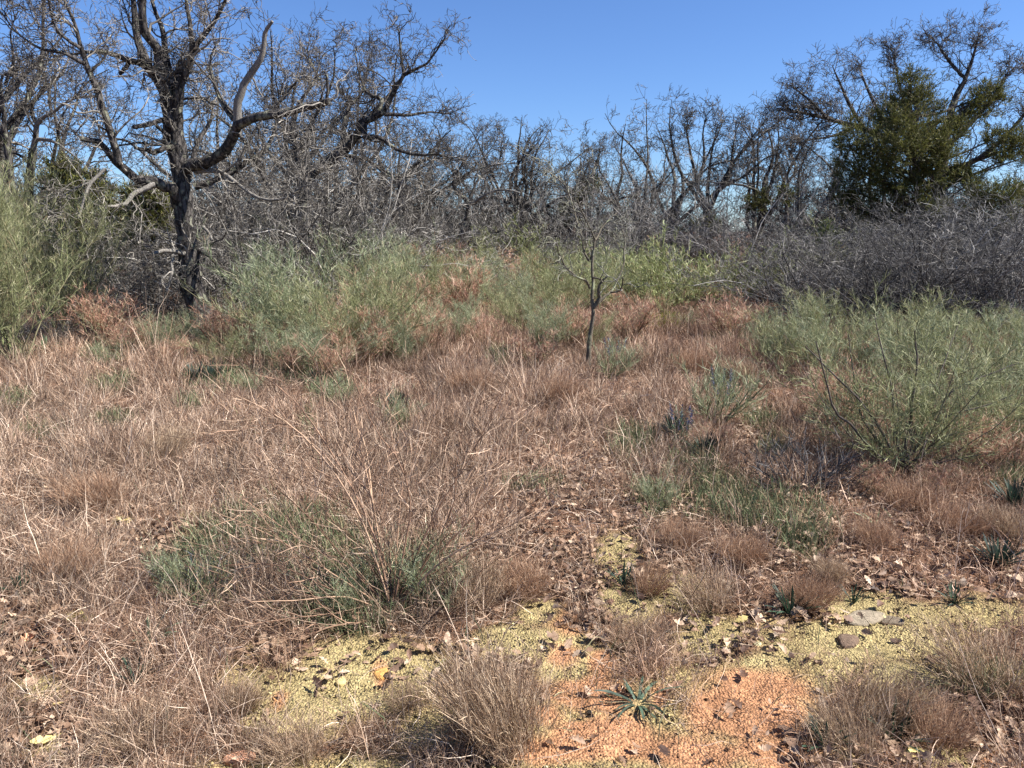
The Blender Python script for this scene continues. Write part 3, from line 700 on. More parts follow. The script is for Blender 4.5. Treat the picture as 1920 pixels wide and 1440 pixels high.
# px, distance, height, prototype, label
wood = [(925,27,5.2,0,'short leafless tree just right of the crooked tree, poking above the thicket'),
 (992,27,5.7,1,'leafless tree with a rounded top left of the young tree, behind the thicket'),
 (1052,27,4.8,2,'leafless tree with slanting limbs directly behind the young tree, above the green cedar'),
 (1150,27,5.7,3,'leafless tree with flat spreading top in the skyline right of the young tree'),
 (1205,26,5.8,4,'leafless tree with a narrow pointed top left of the vase shaped tree'),
 (1262,28,6.4,0,'leafless tree crowding the left side of the vase shaped tree'),
 (1410,28,6.2,1,'thin leafless tree just right of the vase shaped tree'),
 (1490,26,5.5,2,'low leafless tree filling the skyline gap left of the juniper'),
 (1548,33,5.8,3,'leafless tree half hidden behind the left edge of the juniper'),
 (1905,19,4.9,4,'leafless tree crossing the right edge of the photo beside the juniper'),
 (1990,24,6.8,1,'leafless tree mostly outside the right edge, only its left twigs showing'),
 (665,22,6.4,4,'leafless tree behind the sweeping dark limb, its top above the limb'),
 (730,26,7.0,3,'tall leafless tree at the right end of the left wood, under the limb tip'),
 (800,29,5.9,2,'leafless tree in the skyline dip left of the crooked tree'),
 (610,20,6.3,0,'leafless tree whose top shows over the cut limb of the gnarled oak'),
 (540,24,7.4,2,'leafless tree farthest back between the gnarled oak and the sweeping limb'),
 (110,18,5.6,4,'leafless tree behind the pale twisting tree on the left'),
 (20,21,7.0,2,'leafless tree behind the dark edge tree at the far left'),
 (-60,15,6.2,0,'leafless tree outside the left edge, only its right twigs in the photo'),
 (430,26,7.2,4,'tall leafless tree seen through the crown of the gnarled oak'),
 (1110,36,6.0,1,'distant leafless tree low in the skyline above the young tree top'),
 (875,33,5.4,3,'distant leafless tree behind the top of the crooked tree'),
 (1650,27,6.0,0,'leafless tree left of the broad oak, its twigs above the juniper shoulder')]
rr = random.Random(5)
for px, Y, h, k, lab in wood:
    x = W(px, 440, Y)[0]
    t = empty('leafless_tree', (x, Y, float(hgt(x, Y))), lab, 'tree', 'leafless trees of the wood')
    t.rotation_euler.z = rr.uniform(0, 6.28); s = h/6.2; t.scale = (s*rr.uniform(.9, 1.1), s*rr.uniform(.9, 1.1), s)
    ob('trunk', protos[k][0], t); ob('crown', protos[k][1], t)
# ------------------------------------------------------------------ shrubs
def stems_from(rng, n, h, spread, r, npt=9, wig=.12, r0=.05, droop=0.):
    """main stems rising from the foot: (n,npt,3)"""
    a = rng.uniform(0, 6.283, n); ti = spread*np.sqrt(rng.random(n)); L = h*rng.uniform(.7, 1.12, n)/np.maximum(np.cos(ti*.8), .5)
    P = np.empty((n, npt, 3)); P[:, 0] = np.stack([np.cos(a)*r0*rng.random(n), np.sin(a)*r0*rng.random(n), np.full(n, -.03)], 1)
    d = np.stack([np.sin(ti)*np.cos(a), np.sin(ti)*np.sin(a), np.cos(ti)], 1)
    for j in range(1, npt):
        P[:, j] = P[:, j-1]+d*(L/(npt-1))[:, None]; d = d+rng.normal(size=(n, 3))*wig; d[:, 2] += .04-droop; d = nrm(d)
    return P, r*rng.uniform(.6, 1.2, n)[:, None]*np.linspace(1, .3, npt)

def broom(seed, h, spread, nst=16, cols=C_GREENS, w=.0045, d3=22, d4=16, dead=.12, stemc=lin(104, 104, 78), hw=1.):
    rng = np.random.default_rng(seed)
    P, R = stems_from(rng, nst, h*.92, spread, .009)
    PA, RA = sprout(P, R, rng, dens=9, lenabs=(.2*h, .55*h), n=7, wig=.14, up=.35, t0=.12, ang=(.3, .9), rf=.6, rmin=.0016, tip=.4)
    PB, RB = sprout(PA, RA, rng, dens=11, lenabs=(.08, .3), n=5, wig=.16, up=.3, t0=.15, ang=(.3, .9), rf=.6, rmin=.001, tip=.6)
    g = Geo(); tubes(g, P, R, 5, tints(rng, len(P), [stemc, lin(126, 118, 92)], .15)); tubes(g, PA, RA, 3, tints(rng, len(PA), [stemc, lin(128, 134, 92)], .15))
    sm = g.mesh('stems', M_TWIG)
    g = Geo()
    PC, RC = sprout(PB, RB, rng, dens=d3, lenabs=(.05, .17), n=4, wig=.2, up=.22, t0=.05, ang=(.3, 1.), rmin=.001)
    PD, RD = sprout(PA[:, 2:], RA[:, 2:], rng, dens=d4, lenabs=(.06, .2), n=4, wig=.2, up=.25, ang=(.3, 1.), rmin=.001)
    PE, RE = sprout(P[:, 2:], R[:, 2:], rng, dens=26, lenabs=(.08, .26), n=4, wig=.2, up=.25, ang=(.3, 1.), rmin=.001)
    for p in (PB[:, ::2], PC, PD, PE):
        if p.shape[1] == 3 and len(p) == 0: continue
        c = tints(rng, len(p), cols, .14); dd = rng.random(len(p)) < dead
        c[dd] = tints(rng, int(dd.sum()), [lin(186, 176, 140), lin(150, 120, 96), lin(200, 196, 160)], .1)
        ribbons(g, p, w*rng.uniform(.6, 1.3, len(p)), c, rng=rng)
    fm = g.mesh('foliage', M_GREEN, False)
    return sm, fm

def bare_shrub(seed, h, spread, nst=18, cols=C_GTWIG, w=.004, d=(6, 10, 12, 8), arch=.02, up=.15):
    rng = np.random.default_rng(seed)
    P, R = stems_from(rng, nst, h, spread, .0045*h+.004, wig=.2, droop=arch, r0=.12*h)
    PA, RA = sprout(P, R, rng, dens=d[0], lenabs=(.2*h, .42*h), n=7, wig=.28, up=up, t0=.1, rf=.6, rmin=.0024, tip=.4)
    PB, RB = sprout(PA, RA, rng, dens=d[1], lenabs=(.12, .42), n=5, wig=.28, up=up, t0=.1, rf=.6, rmin=.0018, tip=.6)
    PC, RC = sprout(PB, RB, rng, dens=d[2], lenabs=(.06, .22), n=4, wig=.28, up=up, t0=.05, rmin=.001)
    g = Geo(); tubes(g, P, R, 5, tints(rng, len(P), cols, .15)); tubes(g, PA, RA, 3, tints(rng, len(PA), cols, .15))
    sm = g.mesh('stems', M_TWIG)
    g = Geo(); tubes(g, PB, np.maximum(RB, w*.5), 3, tints(rng, len(PB), cols, .15))
    ribbons(g, PC, w*rng.uniform(.7, 1.3, len(PC)), tints(rng, len(PC), cols, .16), rng=rng)
    if d[3]:
        PD, RD = sprout(PC, RC, rng, dens=d[3], lenabs=(.04, .12), n=3, wig=.25, up=up, t0=.05, rmin=.001)
        ribbons(g, PD, w*.85*rng.uniform(.7, 1.3, len(PD)), tints(rng, len(PD), cols, .16), rng=rng)
    return sm, g.mesh('twigs', M_TWIG)

TOPS = {}
def place(kind, parts, protos, px, py, h, h0, label, cat, group, rr, Y=None, wide=1.):
    if Y is None: p = G(px, py)
    else: x = W(px, 600, Y)[0]; p = np.array([x, Y, float(hgt(x, Y))])
    if h > 20: h = W(px, h, p[1])[2]-p[2]           # given as the height on the photo its top reaches
    me = protos[-1]
    if me.name not in TOPS:
        v = np.empty(len(me.vertices)*3, np.float32); me.vertices.foreach_get('co', v); TOPS[me.name] = float(np.percentile(v[2::3], 95))
    t = empty(kind, p, label, cat, group); s = h/TOPS[me.name]
    t.rotation_euler.z = rr.uniform(0, 6.28); t.scale = (s*wide*rr.uniform(.9, 1.1), s*wide*rr.uniform(.9, 1.1), s)
    for n, m in zip(parts, protos): ob(n, m, t)
    return t

rr = random.Random(8)
TALL = [broom(360+i, 2.3, .6, 16, cols=[np.array(c)*.78 for c in C_GREENS], w=.0034, d3=34, d4=24) for i in range(2)]
BROOM = [broom(300+i, 1.3, .75+.1*i, 18, w=.0034, d3=44, d4=34, cols=C_GREENS if i % 2 else C_SAGE) for i in range(4)]
FARB = [broom(320+i, 1.3, .85, 13, w=.011, d3=9, d4=7, cols=[lin(132, 140, 88), lin(156, 162, 108), lin(112, 122, 74), lin(176, 178, 128)]) for i in range(2)]
RUST = [broom(340+i, .8, .6, 18, cols=[lin(176, 130, 108), lin(198, 154, 130), lin(140, 100, 82), lin(214, 178, 154)], stemc=lin(120, 88, 72), dead=.25, w=.0042) for i in range(2)]
SAGE = [broom(350+i, .7, .8, 14, cols=C_SAGE, w=.0038) for i in range(2)]

# base px, base py, height, label
greens = [
 (35,690,330,'tall green broom at the left edge, highest of the green shrubs',3),
 (-60,700,350,'green broom cut off by the left edge, behind the tall one',1),
 (110,640,350,'green broom leaning right beside the dark undergrowth at the left',2),
 (150,560,375,'green broom behind the leaning one, under the pale twisting tree',0),
 (200,610,590,'low green broom between the tall left broom and the oak trunk',1),
 (318,668,590,'small yellowish green bush hugging the left foot of the gnarled oak',0),
 (402,655,595,'small green bush at the right foot of the gnarled oak',2),
 (470,600,500,'green broom just right of the gnarled oak, behind its dead twigs',3),
 (560,665,470,'large bushy green broom right of the gnarled oak',0),
 (640,680,520,'green broom at the front of the belt, right of the large bushy one',1),
 (520,690,612,'low green broom in front of the large bushy one',2),
 (700,660,500,'green broom with reddish dry neighbours left and right, mid belt',3),
 (610,590,435,'green broom behind the large bushy one, below the sweeping limb',2),
 (760,680,600,'low dark green bush spilling onto the dry grass, front of the belt',0),
 (780,600,470,'pale green broom left of the crooked tree foot',1),
 (850,640,560,'rounded green broom between two reddish dry bushes',2),
 (990,630,540,'dark green dome shaped broom left of the young tree',3),
 (930,575,480,'pale green broom right of the crooked tree foot',0),
 (1060,600,480,'green broom directly behind the young tree, on its left',1),
 (1130,570,470,'green broom directly behind the young tree, on its right',2),
 (1110,650,590,'small green bush at the left of the young tree stem',1),
 (1450,690,590,'green broom reaching left over the rusty grass at the path edge',0),
 (1530,700,560,'pale green broom left of the large right hand shrub, tipped with yellow shoots',1),
 (1600,720,590,'broom with bright yellow green top behind the large right hand shrub',2),
 (1700,700,575,'green broom directly behind the large right hand shrub',3),
 (1790,720,590,'green broom right of and behind the large right hand shrub',0),
 (1880,740,600,'dense green broom at the right edge above the rusty grass',1),
 (1960,760,600,'green broom cut off by the right edge, front one',2),
 (1850,650,580,'green broom at the right edge, in front of the grey thicket',3),
 (1960,660,590,'green broom cut off by the right edge, rear one',0),
 (1800,830,660,'green broom low on the right beside the large shrub',2),
 (720,610,455,'green broom behind the highest reddish bush',0),
 (660,560,440,'green broom under the tip of the low pale branch, rear of the belt',1),
 (960,600,500,'green broom between the pale broom and the dark green dome',2),
 (880,570,470,'green broom in front of the crooked tree foot',3),
 (1020,660,570,'green broom at the front, left of the young tree',0),
 (430,690,628,'low green broom below the gnarled oak, left of the belt',1),
 (600,700,600,'low green broom at the front of the large bushy one, right side',2),
 (1900,850,680,'small green broom at the right edge, lowest in the photo',1),
]
for px, py, h, lab, k in greens:
    place('green_broom', ('stems', 'foliage'), TALL[k % 2] if h < 380 else BROOM[k], px, py, h, 1.3, lab, 'shrub', 'green brooms around the clearing', rr, wide=1.1 if h < 470 else 1.25)
fars = [(1200,16.5,478,'broom between the young tree and the large pale rounded one'),(1390,17,500,'low green broom before the dark gap beyond the path'),(1130,15,505,'green broom low behind the young tree stem'),
 (520,22,440,'distant green broom behind the oak twigs, left of the sweeping limb foot'),(700,21,470,'distant green broom left of the crooked tree'),
 (790,24,445,'distant pale broom touching the left of the crooked tree'),(640,17,480,'distant green broom in the left belt, rear row'),
 (930,23,435,'distant pale broom right of the crooked tree, tallest in the gap'),(985,22,430,'distant bright broom midway between crooked and young tree'),
 (1050,23,450,'distant broom left behind the young tree top'),(1020,17,480,'broom with dark shaded foot, rear of the dome shaped one'),
 (1220,25,450,'distant broom right behind the young tree'),(1290,15.5,460,'large pale rounded broom right of the young tree'),
 (1350,16,465,'pale rounded broom at the dark thicket gap'),(1235,14.6,500,'small broom at the near foot of the large pale rounded one'),
 (1180,20,470,'distant broom showing through the young tree twigs'),(1440,24,455,'small distant yellow green broom in the dark gap of the thicket'),
 (870,20,475,'low distant broom at the foot of the crooked tree'),(760,18,480,'distant broom with reddish bushes before it'),
 (1455,17,510,'dim green broom at the head of the path beside the grey thicket'),(1560,20,430,'yellow green sapling broom left of the grey thicket')]
for px, Y, h, lab in fars:
    place('green_broom', ('stems', 'foliage'), FARB[rr.randint(0, 1)], px, 0, h, 1.3, lab, 'shrub', 'green brooms around the clearing', rr, Y=Y, wide=1.3)
rusts = [(545,705,640,'low reddish dry bush in front of the large bushy broom, left one'),(615,712,640,'low reddish dry bush in front of the large bushy broom, right one'),(485,668,600,'reddish dry bush between the oak foot and the large bushy broom'),
 (668,690,590,'reddish dry bush at the right front of the large bushy broom'),(790,660,590,'reddish dry bush at the right end of the left belt'),(330,690,640,'low reddish dry bush in front of the gnarled oak foot'),
 (730,590,474,'reddish dry bush highest in the green belt'),(190,650,554,'reddish dry bush left of the gnarled oak foot'),
 (250,668,604,'low reddish dry bush just left of the oak, beside the taller one'),(880,600,504,'reddish dry bush right of the rounded green broom'),
 (835,570,474,'reddish dry bush rising towards the crooked tree'),(770,650,574,'reddish dry bush in front of the highest one'),
 (1070,650,574,'reddish dry bush left of the young tree'),(440,665,574,'reddish dry bush right of the gnarled oak foot'),
 (690,620,524,'reddish dry bush at the left of the highest one'),(945,560,509,'small reddish dry bush far back left of the young tree'),
 (590,560,439,'reddish dry bush top poking from the left green belt'),(1400,560,484,'reddish dry bush far back right of the young tree'),
 (1560,800,690,'reddish dry bush at the left foot of the large right hand shrub'),(1850,880,790,'reddish dry bush low at the right edge'),
 (1330,850,790,'reddish dry bush in the middle of the clearing, right of the path'),(910,650,594,'low reddish dry bush at the front of the belt'),
 (800,620,524,'reddish dry bush between two brooms in the middle of the belt'),(720,680,584,'reddish dry bush at the front, under the highest one'),
 (900,560,464,'reddish dry bush below the crooked tree'),(990,560,484,'reddish dry bush left of the distant pale broom'),(640,640,559,'reddish dry bush in the left half of the belt'),
 (1000,690,624,'low reddish dry bush in front of the dome shaped broom'),(1180,640,554,'reddish dry bush right of the young tree'),(1370,640,559,'reddish dry bush at the path head'),
 (1640,930,870,'reddish dry bush below the large right hand shrub'),(1760,930,870,'reddish dry bush right of the one below the large shrub')]
for px, py, h, lab in rusts:
    place('dry_bush', ('stems', 'foliage'), RUST[rr.randint(0, 1)], px, py, h, .8, lab, 'shrub', 'reddish dry bushes', rr, wide=1.5)
sages = [(1145,712,.45,'small grey green bush beside the foot of the young tree'),(1340,800,.55,'sprig of grey green bush in the middle of the clearing'),
 (745,810,.32,'small upright green plant right of the bare fan shaped shrub'),(640,760,.3,'small green plant behind the bare fan shaped shrub'),
 (200,690,.3,'low green bush left below the gnarled oak'),(475,745,.25,'low green bush with dark cones beside it'),
 (1290,620,.35,'low green bush at the bright grass patch'),(830,1140,.3,'green bush under the right of the fan shaped shrub'),
 (640,1150,.22,'green bush under the left of the fan shaped shrub'),(1240,955,.22,'rounded green tuft bush beside the path'),
 (350,1120,.22,'dark green bush left of the fan shaped shrub'),(730,1120,.25,'green bush under the middle of the fan shaped shrub')]
for px, py, h, lab in sages:
    place('green_bush', ('stems', 'foliage'), SAGE[rr.randint(0, 1)], px, py, h, .7, lab, 'shrub', 'small green bushes in the clearing', rr, wide=1.15)

# leafless grey shrubs
C_GREY = [lin(80, 78, 75), lin(116, 112, 108), lin(56, 54, 52), lin(188, 183, 175), lin(92, 89, 85)]
C_BRN = [lin(90, 88, 84), lin(72, 69, 66), lin(130, 125, 120), lin(176, 170, 163)]
C_DRK = [lin(58, 56, 56), lin(44, 42, 42), lin(84, 82, 80), lin(130, 126, 122)]
BAREP = [bare_shrub(400+i, 2.4, .8+.12*i, (22, 15, 28)[i], cols=(C_GREY, C_BRN, C_DRK)[i], w=.005, d=(5, 8, 10, 5), arch=.03) for i in range(3)]
TANG = [bare_shrub(410+i, 2.4, .9, 20, cols=[lin(96, 90, 83), lin(190, 183, 172), lin(54, 50, 47), lin(74, 70, 65)], w=.005, d=(5, 8, 10, 5), arch=.05, up=.05) for i in range(2)]
bares = [(1500,13.6,449,'grey leafless shrub at the left end of the right hand thicket'),(1570,12.6,424,'grey leafless shrub second from the left in the right hand thicket'),
 (1640,13.2,419,'grey leafless shrub below the juniper left side'),(1710,12.2,414,'grey leafless shrub below the juniper trunk'),
 (1780,12.8,419,'grey leafless shrub below the juniper right side'),(1850,12.0,414,'grey leafless shrub below the drooping juniper sprays'),
 (1930,12.6,409,'grey leafless shrub cut off by the right edge'),(1600,15.5,409,'grey leafless shrub in the second row under the juniper left edge'),
 (1690,15.2,402,'grey leafless shrub in the second row hiding the juniper trunk'),(1770,15.4,399,'grey leafless shrub in the second row right of the juniper trunk'),
 (1860,15,399,'grey leafless shrub in the second row at the right edge'),(1960,15,394,'grey leafless shrub in the second row beyond the right edge'),
 (1530,15.8,424,'grey leafless shrub in the second row at the dark gap'),(2040,13,394,'grey leafless shrub outside the right edge'),
 (1335,19.5,538,'low dark leafless shrub at the left of the dark gap beyond the path'),(1385,18.2,536,'low dark leafless shrub in the middle of the dark gap beyond the path'),
 (1440,17.2,520,'low dark leafless shrub at the right of the dark gap beyond the path'),(1410,21.5,480,'leafless shrub at the back of the dark gap beyond the path')]
for px, Y, h, lab in bares:
    place('bare_shrub', ('stems', 'twigs'), BAREP[rr.randint(0, 2)], px, 0, h, 2.4, lab, 'shrub', 'leafless grey shrubs under the juniper', rr, Y=Y, wide=1.35)
tang = [(405,12.4,420,'dark leafless shrub tangled low against the right of the gnarled oak trunk'),(318,12.4,455,'dark leafless shrub tangled low against the left of the gnarled oak trunk'),
 (440,14.2,330,'pale leafless shrub tangled right against the gnarled oak trunk'),(500,13.8,330,'pale leafless shrub second right of the gnarled oak'),
 (560,14.4,310,'pale leafless shrub below the cut limb'),(640,14.2,300,'pale leafless shrub below the sweeping limb'),
 (700,15.5,330,'pale leafless shrub right of the one below the sweeping limb'),(270,14.4,430,'pale leafless shrub left against the gnarled oak trunk'),
 (215,14.6,440,'pale leafless shrub in the dark gap left of the gnarled oak'),(165,12.2,450,'pale leafless shrub behind the reddish dry bush at the left'),
 (50,10.6,590,'dark leafless shrub under the tall green broom at the left edge'),(110,10.6,600,'dark leafless shrub right of the one under the tall broom'),
 (-30,10.8,590,'dark leafless shrub cut off by the left edge'),(385,15.6,320,'pale leafless shrub behind the gnarled oak trunk'),
 (330,15.5,360,'pale leafless shrub seen left through the oak limbs'),(760,17,345,'pale leafless shrub beside the upright little tree'),
 (520,16,300,'tall pale leafless shrub between the two oaks'),(610,17,300,'tall pale leafless shrub behind the spreading oak trunk')]
for px, Y, h, lab in tang:
    place('bare_shrub', ('stems', 'twigs'), TANG[rr.randint(0, 1)], px, 0, h, 2.4, lab, 'shrub', 'pale leafless shrubs around the oaks', rr, Y=Y, wide=.95)
# midground thin saplings in front of the thicket
for px, Y, h, lab in [(1390,21,3.3,'thin leafless sapling with a clear stem left of the dark gap'),(1165,21,3.0,'thin pale leafless sapling right behind the young tree top'),
                      (1210,22,2.8,'dark thin leafless sapling right of the pale one'),(1010,22,2.6,'thin leafless sapling behind the bright distant broom'),
                      (910,24,2.9,'thin leafless sapling just behind the crooked tree')]:
    place('leafless_sapling', ('stems', 'twigs'), BAREP[1], px, 0, h, 2.4, lab, 'sapling', 'leafless saplings before the thicket', rr, Y=Y, wide=.75)

def thicket():
    """far-off undergrowth that reads as one grey mass"""
    rng = np.random.default_rng(21); g = Geo()
    base = []
    for i in range(4):
        r2 = np.random.default_rng(500+i)
        P, R = stems_from(r2, 16, 2.6, .85, .02, wig=.2, droop=.02, r0=.5)
        PA, RA = sprout(P, R, r2, dens=4.5, lenabs=(.5, 1.2), n=5, wig=.28, up=.12, t0=.05, rmin=.008, tip=.5)
        PB, RB = sprout(PA, RA, r2, dens=5, lenabs=(.2, .6), n=4, wig=.28, up=.12, t0=.05, rmin=.006)
        PC, RC = sprout(PB, RB, r2, dens=4, lenabs=(.12, .35), n=3, wig=.28, up=.12, t0=.05, rmin=.006)
        base.append((P, R, PA, PB, PC))
    n = 150
    for k in range(n):
        Y = 17.5+21*(k/n)**.9+rng.uniform(-.8, .8); x = rng.uniform(-.86, .86)*Y
        px = 960+F*x/Y
        if 830 < px < 1480 and Y < 22.5: continue
        if px < 820 and Y < 19: continue
        h = rng.uniform(.8, 1.12)*(1.75+.034*Y)/2.6
        if px > 1380 and px < 1480: h *= .85
        a = rng.uniform(0, 6.28); ca, sa = math.cos(a), math.sin(a); M = np.array([[ca, -sa, 0], [sa, ca, 0], [0, 0, 1]])*np.array([[1.15], [1.15], [1]])*h
        P, R, PA, PB, PC = base[rng.integers(0, 4)]; o = np.array([x, Y, float(hgt(x, Y))]); w = .0009*Y
        cols = [np.array(c)*rng.uniform(.6, 1.05) for c in C_GTWIG]
        tubes(g, P@M.T+o, R, 3, tints(rng, len(P), cols, .15))
        for p, ww in ((PA, 1.1), (PB, .8), (PC, .65)):
            ribbons(g, p@M.T+o, w*ww*rng.uniform(.7, 1.3, len(p)), tints(rng, len(p), cols, .18), rng=rng)
    o = ob('thicket', g.mesh('thicket', M_TWIG, False))
    tag(o, 'grey leafless undergrowth filling the wood behind the clearing', 'thicket', kind='stuff')
thicket()

# ---- evergreens
def sprays(g, C, Rad, n, rng, size=(.07, .16), w=.02, cols=C_JUN, upb=.35, squash=.8):
    """clumps of scale-leaf sprays: centres C (K,3), radii Rad (K)"""
    K = len(C); k = rng.choice(K, n, p=Rad**2/np.sum(Rad**2))
    d = nrm(rng.normal(size=(n, 3))); rr_ = rng.random(n)**.45
    lob = 1+.3*np.sin(d[:, 0]*5+k)+.28*np.sin(d[:, 2]*7+k*2.1)+.5*(rng.random(n) < .12)*rng.random(n)
    pos = C[k]+d*np.array([1, 1, squash])*(Rad[k]*rr_*lob)[:, None]
    dirr = nrm(d*.8+np.array([0, 0, upb])+rng.normal(size=(n, 3))*.45)
    L = rng.uniform(*size, n); m = 3
    for j in range(m):
        dd = nrm(dirr+rng.normal(size=(n, 3))*.45)
        P = np.stack([pos, pos+dd*(L*.5)[:, None], pos+nrm(dd+rng.normal(size=(n, 3))*.2)*L[:, None]], 1)
        ribbons(g, P, w*rng.uniform(.6, 1.3, n), tints(rng, n, cols, .18), rng=rng)

def evergreen(name, label, base_px, Y, clumps, trunk_pts, n, seed, size=(.05, .13), w=.0105, cat='tree', cols=C_JUN, dn=1.):
    rng = np.random.default_rng(seed); bx = W(base_px, 480, Y)[0]; org = np.array([bx, Y, float(hgt(bx, Y))])
    root = empty(name, org, label, cat)
    P, R = pxpath(trunk_pts, Y, (0, 0), 9*18/Y, 2.5, 20, rng, org, .1); P[0, 2] = -.1
    g = Geo(); tubes(g, P[None], R[None], 9, lin(96, 84, 76), True, .08, rng)
    C = []; Rd = []
    for (px, py, r, dy) in clumps:
        C.append(W(px, py, Y+dy)-org); Rd.append(r*Y/F)
    C = np.array(C); Rd = np.array(Rd)
    for c in C:                                                   # a limb into every clump
        ok = np.where(P[:, 2] < max(c[2]-.1, .6))[0]; s = P[max(ok.max()-2, 2)] if len(ok) else P[4]
        mid = (s+c)/2+np.array([0, 0, -.1])
        p, r = resample(np.array([s, mid, c]), np.array([.035, .025, .012]), 8, .3, rng); tubes(g, p[None], r[None], 5, lin(104, 92, 84))
        tp, tr_ = sprout(p[None], r[None], rng, dens=9, lenabs=(.2, .6), n=6, wig=.3, up=.1, rmin=.004, tip=.4); tubes(g, tp, tr_, 3, lin(120, 108, 100))
    ob('trunk', g.mesh('trunk', M_BARK), root)
    K = len(C); nb = max(int(n/K/35), 14); k = np.repeat(np.arange(K), nb); N = len(k)
    d = nrm(rng.normal(size=(N, 3))+np.array([0, 0, .35])); st = C[k]+rng.normal(size=(N, 3))*(Rd[k]*.28)[:, None]
    LL = Rd[k]*rng.uniform(.5, 1.9, N); Q = np.empty((N, 6, 3)); Q[:, 0] = st
    for jj in range(1, 6):
        Q[:, jj] = Q[:, jj-1]+d*(LL/5)[:, None]; d = nrm(d+rng.normal(size=(N, 3))*.25+np.array([0, 0, .08]))
    g = Geo(); QR = np.full((N, 6), .006)
    P1, R1 = sprout(Q, QR, rng, dens=26, lenabs=(.08, .26), n=4, wig=.2, up=.25, t0=.1, ang=(.4, 1.0), rmin=.002, taper_len=.5)
    P2, R2 = sprout(P1, R1, rng, dens=42*dn, lenabs=(.03, .08), n=3, wig=.2, up=.15, t0=.05, ang=(.35, .9), rmin=.001)
    ribbons(g, P1, w*.9*rng.uniform(.6, 1.3, len(P1)), tints(rng, len(P1), cols, .2), rng=rng)
    ribbons(g, P2, w*rng.uniform(.6, 1.3, len(P2)), tints(rng, len(P2), cols, .2), rng=rng)
    ob('crown', g.mesh('crown', M_GREEN, False), root)
    return root

jc = [(1705,150,22,0),(1722,175,24,-.2),(1695,195,24,.2),(1725,210,22,.3),(1668,215,24,.3),(1650,235,24,.4),(1680,250,26,-.4),(1700,235,26,-.6),(1715,265,26,-.8),(1600,255,24,-.2),
 (1625,270,24,-.4),(1580,270,16,.1),(1645,285,24,-.6),(1665,295,26,-.8),(1700,290,28,-1.0),(1735,270,24,-.5),(1750,245,16,0),(1755,205,12,.2),(1765,280,24,-.7),(1790,255,24,-.3),(1780,240,20,-.1),
 (1860,170,15,.2),(1868,190,17,.2),(1855,210,14,.1),(1835,185,14,.1),(1822,205,15,.1),(1810,220,12,.1),(1862,260,18,-.2),(1885,275,22,-.4),(1905,270,20,-.3),(1930,265,20,-.3),(1880,300,16,-.5),(1920,295,16,0),
 (1595,310,30,.3),(1620,330,34,.2),(1590,350,28,.4),(1650,330,32,-.2),(1680,350,36,-.2),(1640,370,34,.1),(1590,380,24,.4),(1670,395,28,.2),(1720,340,34,-.5),(1755,320,26,-.6),(1750,365,26,-.2),
 (1710,385,28,.1),(1770,300,20,-.6),(1790,335,16,-.3),(1770,395,16,-.6),(1575,375,18,.3),(1815,345,20,-.4),(1800,330,16,-.4),(1840,380,22,-1.2),(1865,375,22,-1.4),(1890,385,20,-1.4),(1830,365,18,-1.1),(1885,415,15,-1.5),(1870,425,12,-1.5),
 (1905,365,18,-1.2),(1750,395,15,-1),(1630,400,20,.3),(1735,185,15,0)]
evergreen('juniper', 'large dark olive evergreen juniper with ragged lumpy crown on the right', 1722, 17.5, jc,
          [(1722,480),(1720,440),(1724,400),(1722,350),(1715,300),(1708,240),(1706,190),(1706,150)], 95000, 600)
smallj = [('cedar','small olive cedar leaning behind the young tree top',1075,25.,[(1118,350,9,0),(1105,358,12,0),(1092,368,12,0),(1078,382,15,0),(1066,395,14,0),(1060,410,12,0),(1072,405,12,0)],[(1072,480),(1074,430),(1085,385),(1110,352)],4200),
 ('cedar','small roundish olive cedar right of the vase shaped tree',1415,25.,[(1405,378,14,0),(1425,372,14,0),(1415,390,14,0),(1432,385,10,0),(1398,390,8,0)],[(1415,480),(1414,430),(1415,380)],3600),
 ('cedar','small olive cedar at the foot of the vase shaped tree',1325,24.,[(1312,425,12,0),(1335,418,12,0),(1345,430,11,0),(1325,432,13,0)],[(1328,490),(1328,450),(1328,420)],2600),
 ('cedar','dark olive cedar behind the green broom left of the gnarled oak',135,14.6,[(110,335,22,0),(135,330,24,0),(165,345,24,.2),(150,370,28,0),(120,370,26,0),(185,370,24,0),(200,400,26,0),(160,410,30,0),(205,435,24,0),(170,450,26,0)],[(150,560),(152,470),(145,400),(140,340)],15000),
 ('cedar','olive cedar seen directly left of the gnarled oak trunk',290,14.2,[(255,375,24,0),(280,368,22,0),(300,380,22,0),(275,400,26,0),(260,425,24,0),(290,430,22,0),(275,455,22,0)],[(278,560),(277,480),(275,400)],10000),
 ('cedar','tiny olive cedar in the thicket left of the juniper',1480,24.,[(1468,358,9,0),(1478,368,9,0),(1475,382,9,0)],[(1475,470),(1475,420),(1474,365)],1600),
 ('cedar','yellow green cedar sapling between the dark gap and the juniper',1548,16.5,[(1545,432,10,0),(1553,445,12,0),(1545,455,9,0)],[(1548,520),(1548,470),(1548,435)],2200),
 ('cedar','small cedar low in the thicket behind the crooked tree',915,26.,[(905,412,8,0),(920,405,7,0)],[(915,470),(915,440),(914,408)],900)]
for i, (nm, lab, bx, Y, cl, tp, n) in enumerate(smallj):
    cols = C_JUN if i not in (6,) else [lin(140, 146, 84), lin(118, 126, 70)]
    evergreen(nm, lab, bx, Y, cl, tp, n, 610+i, size=(.08, .2), w=.02, cols=cols)
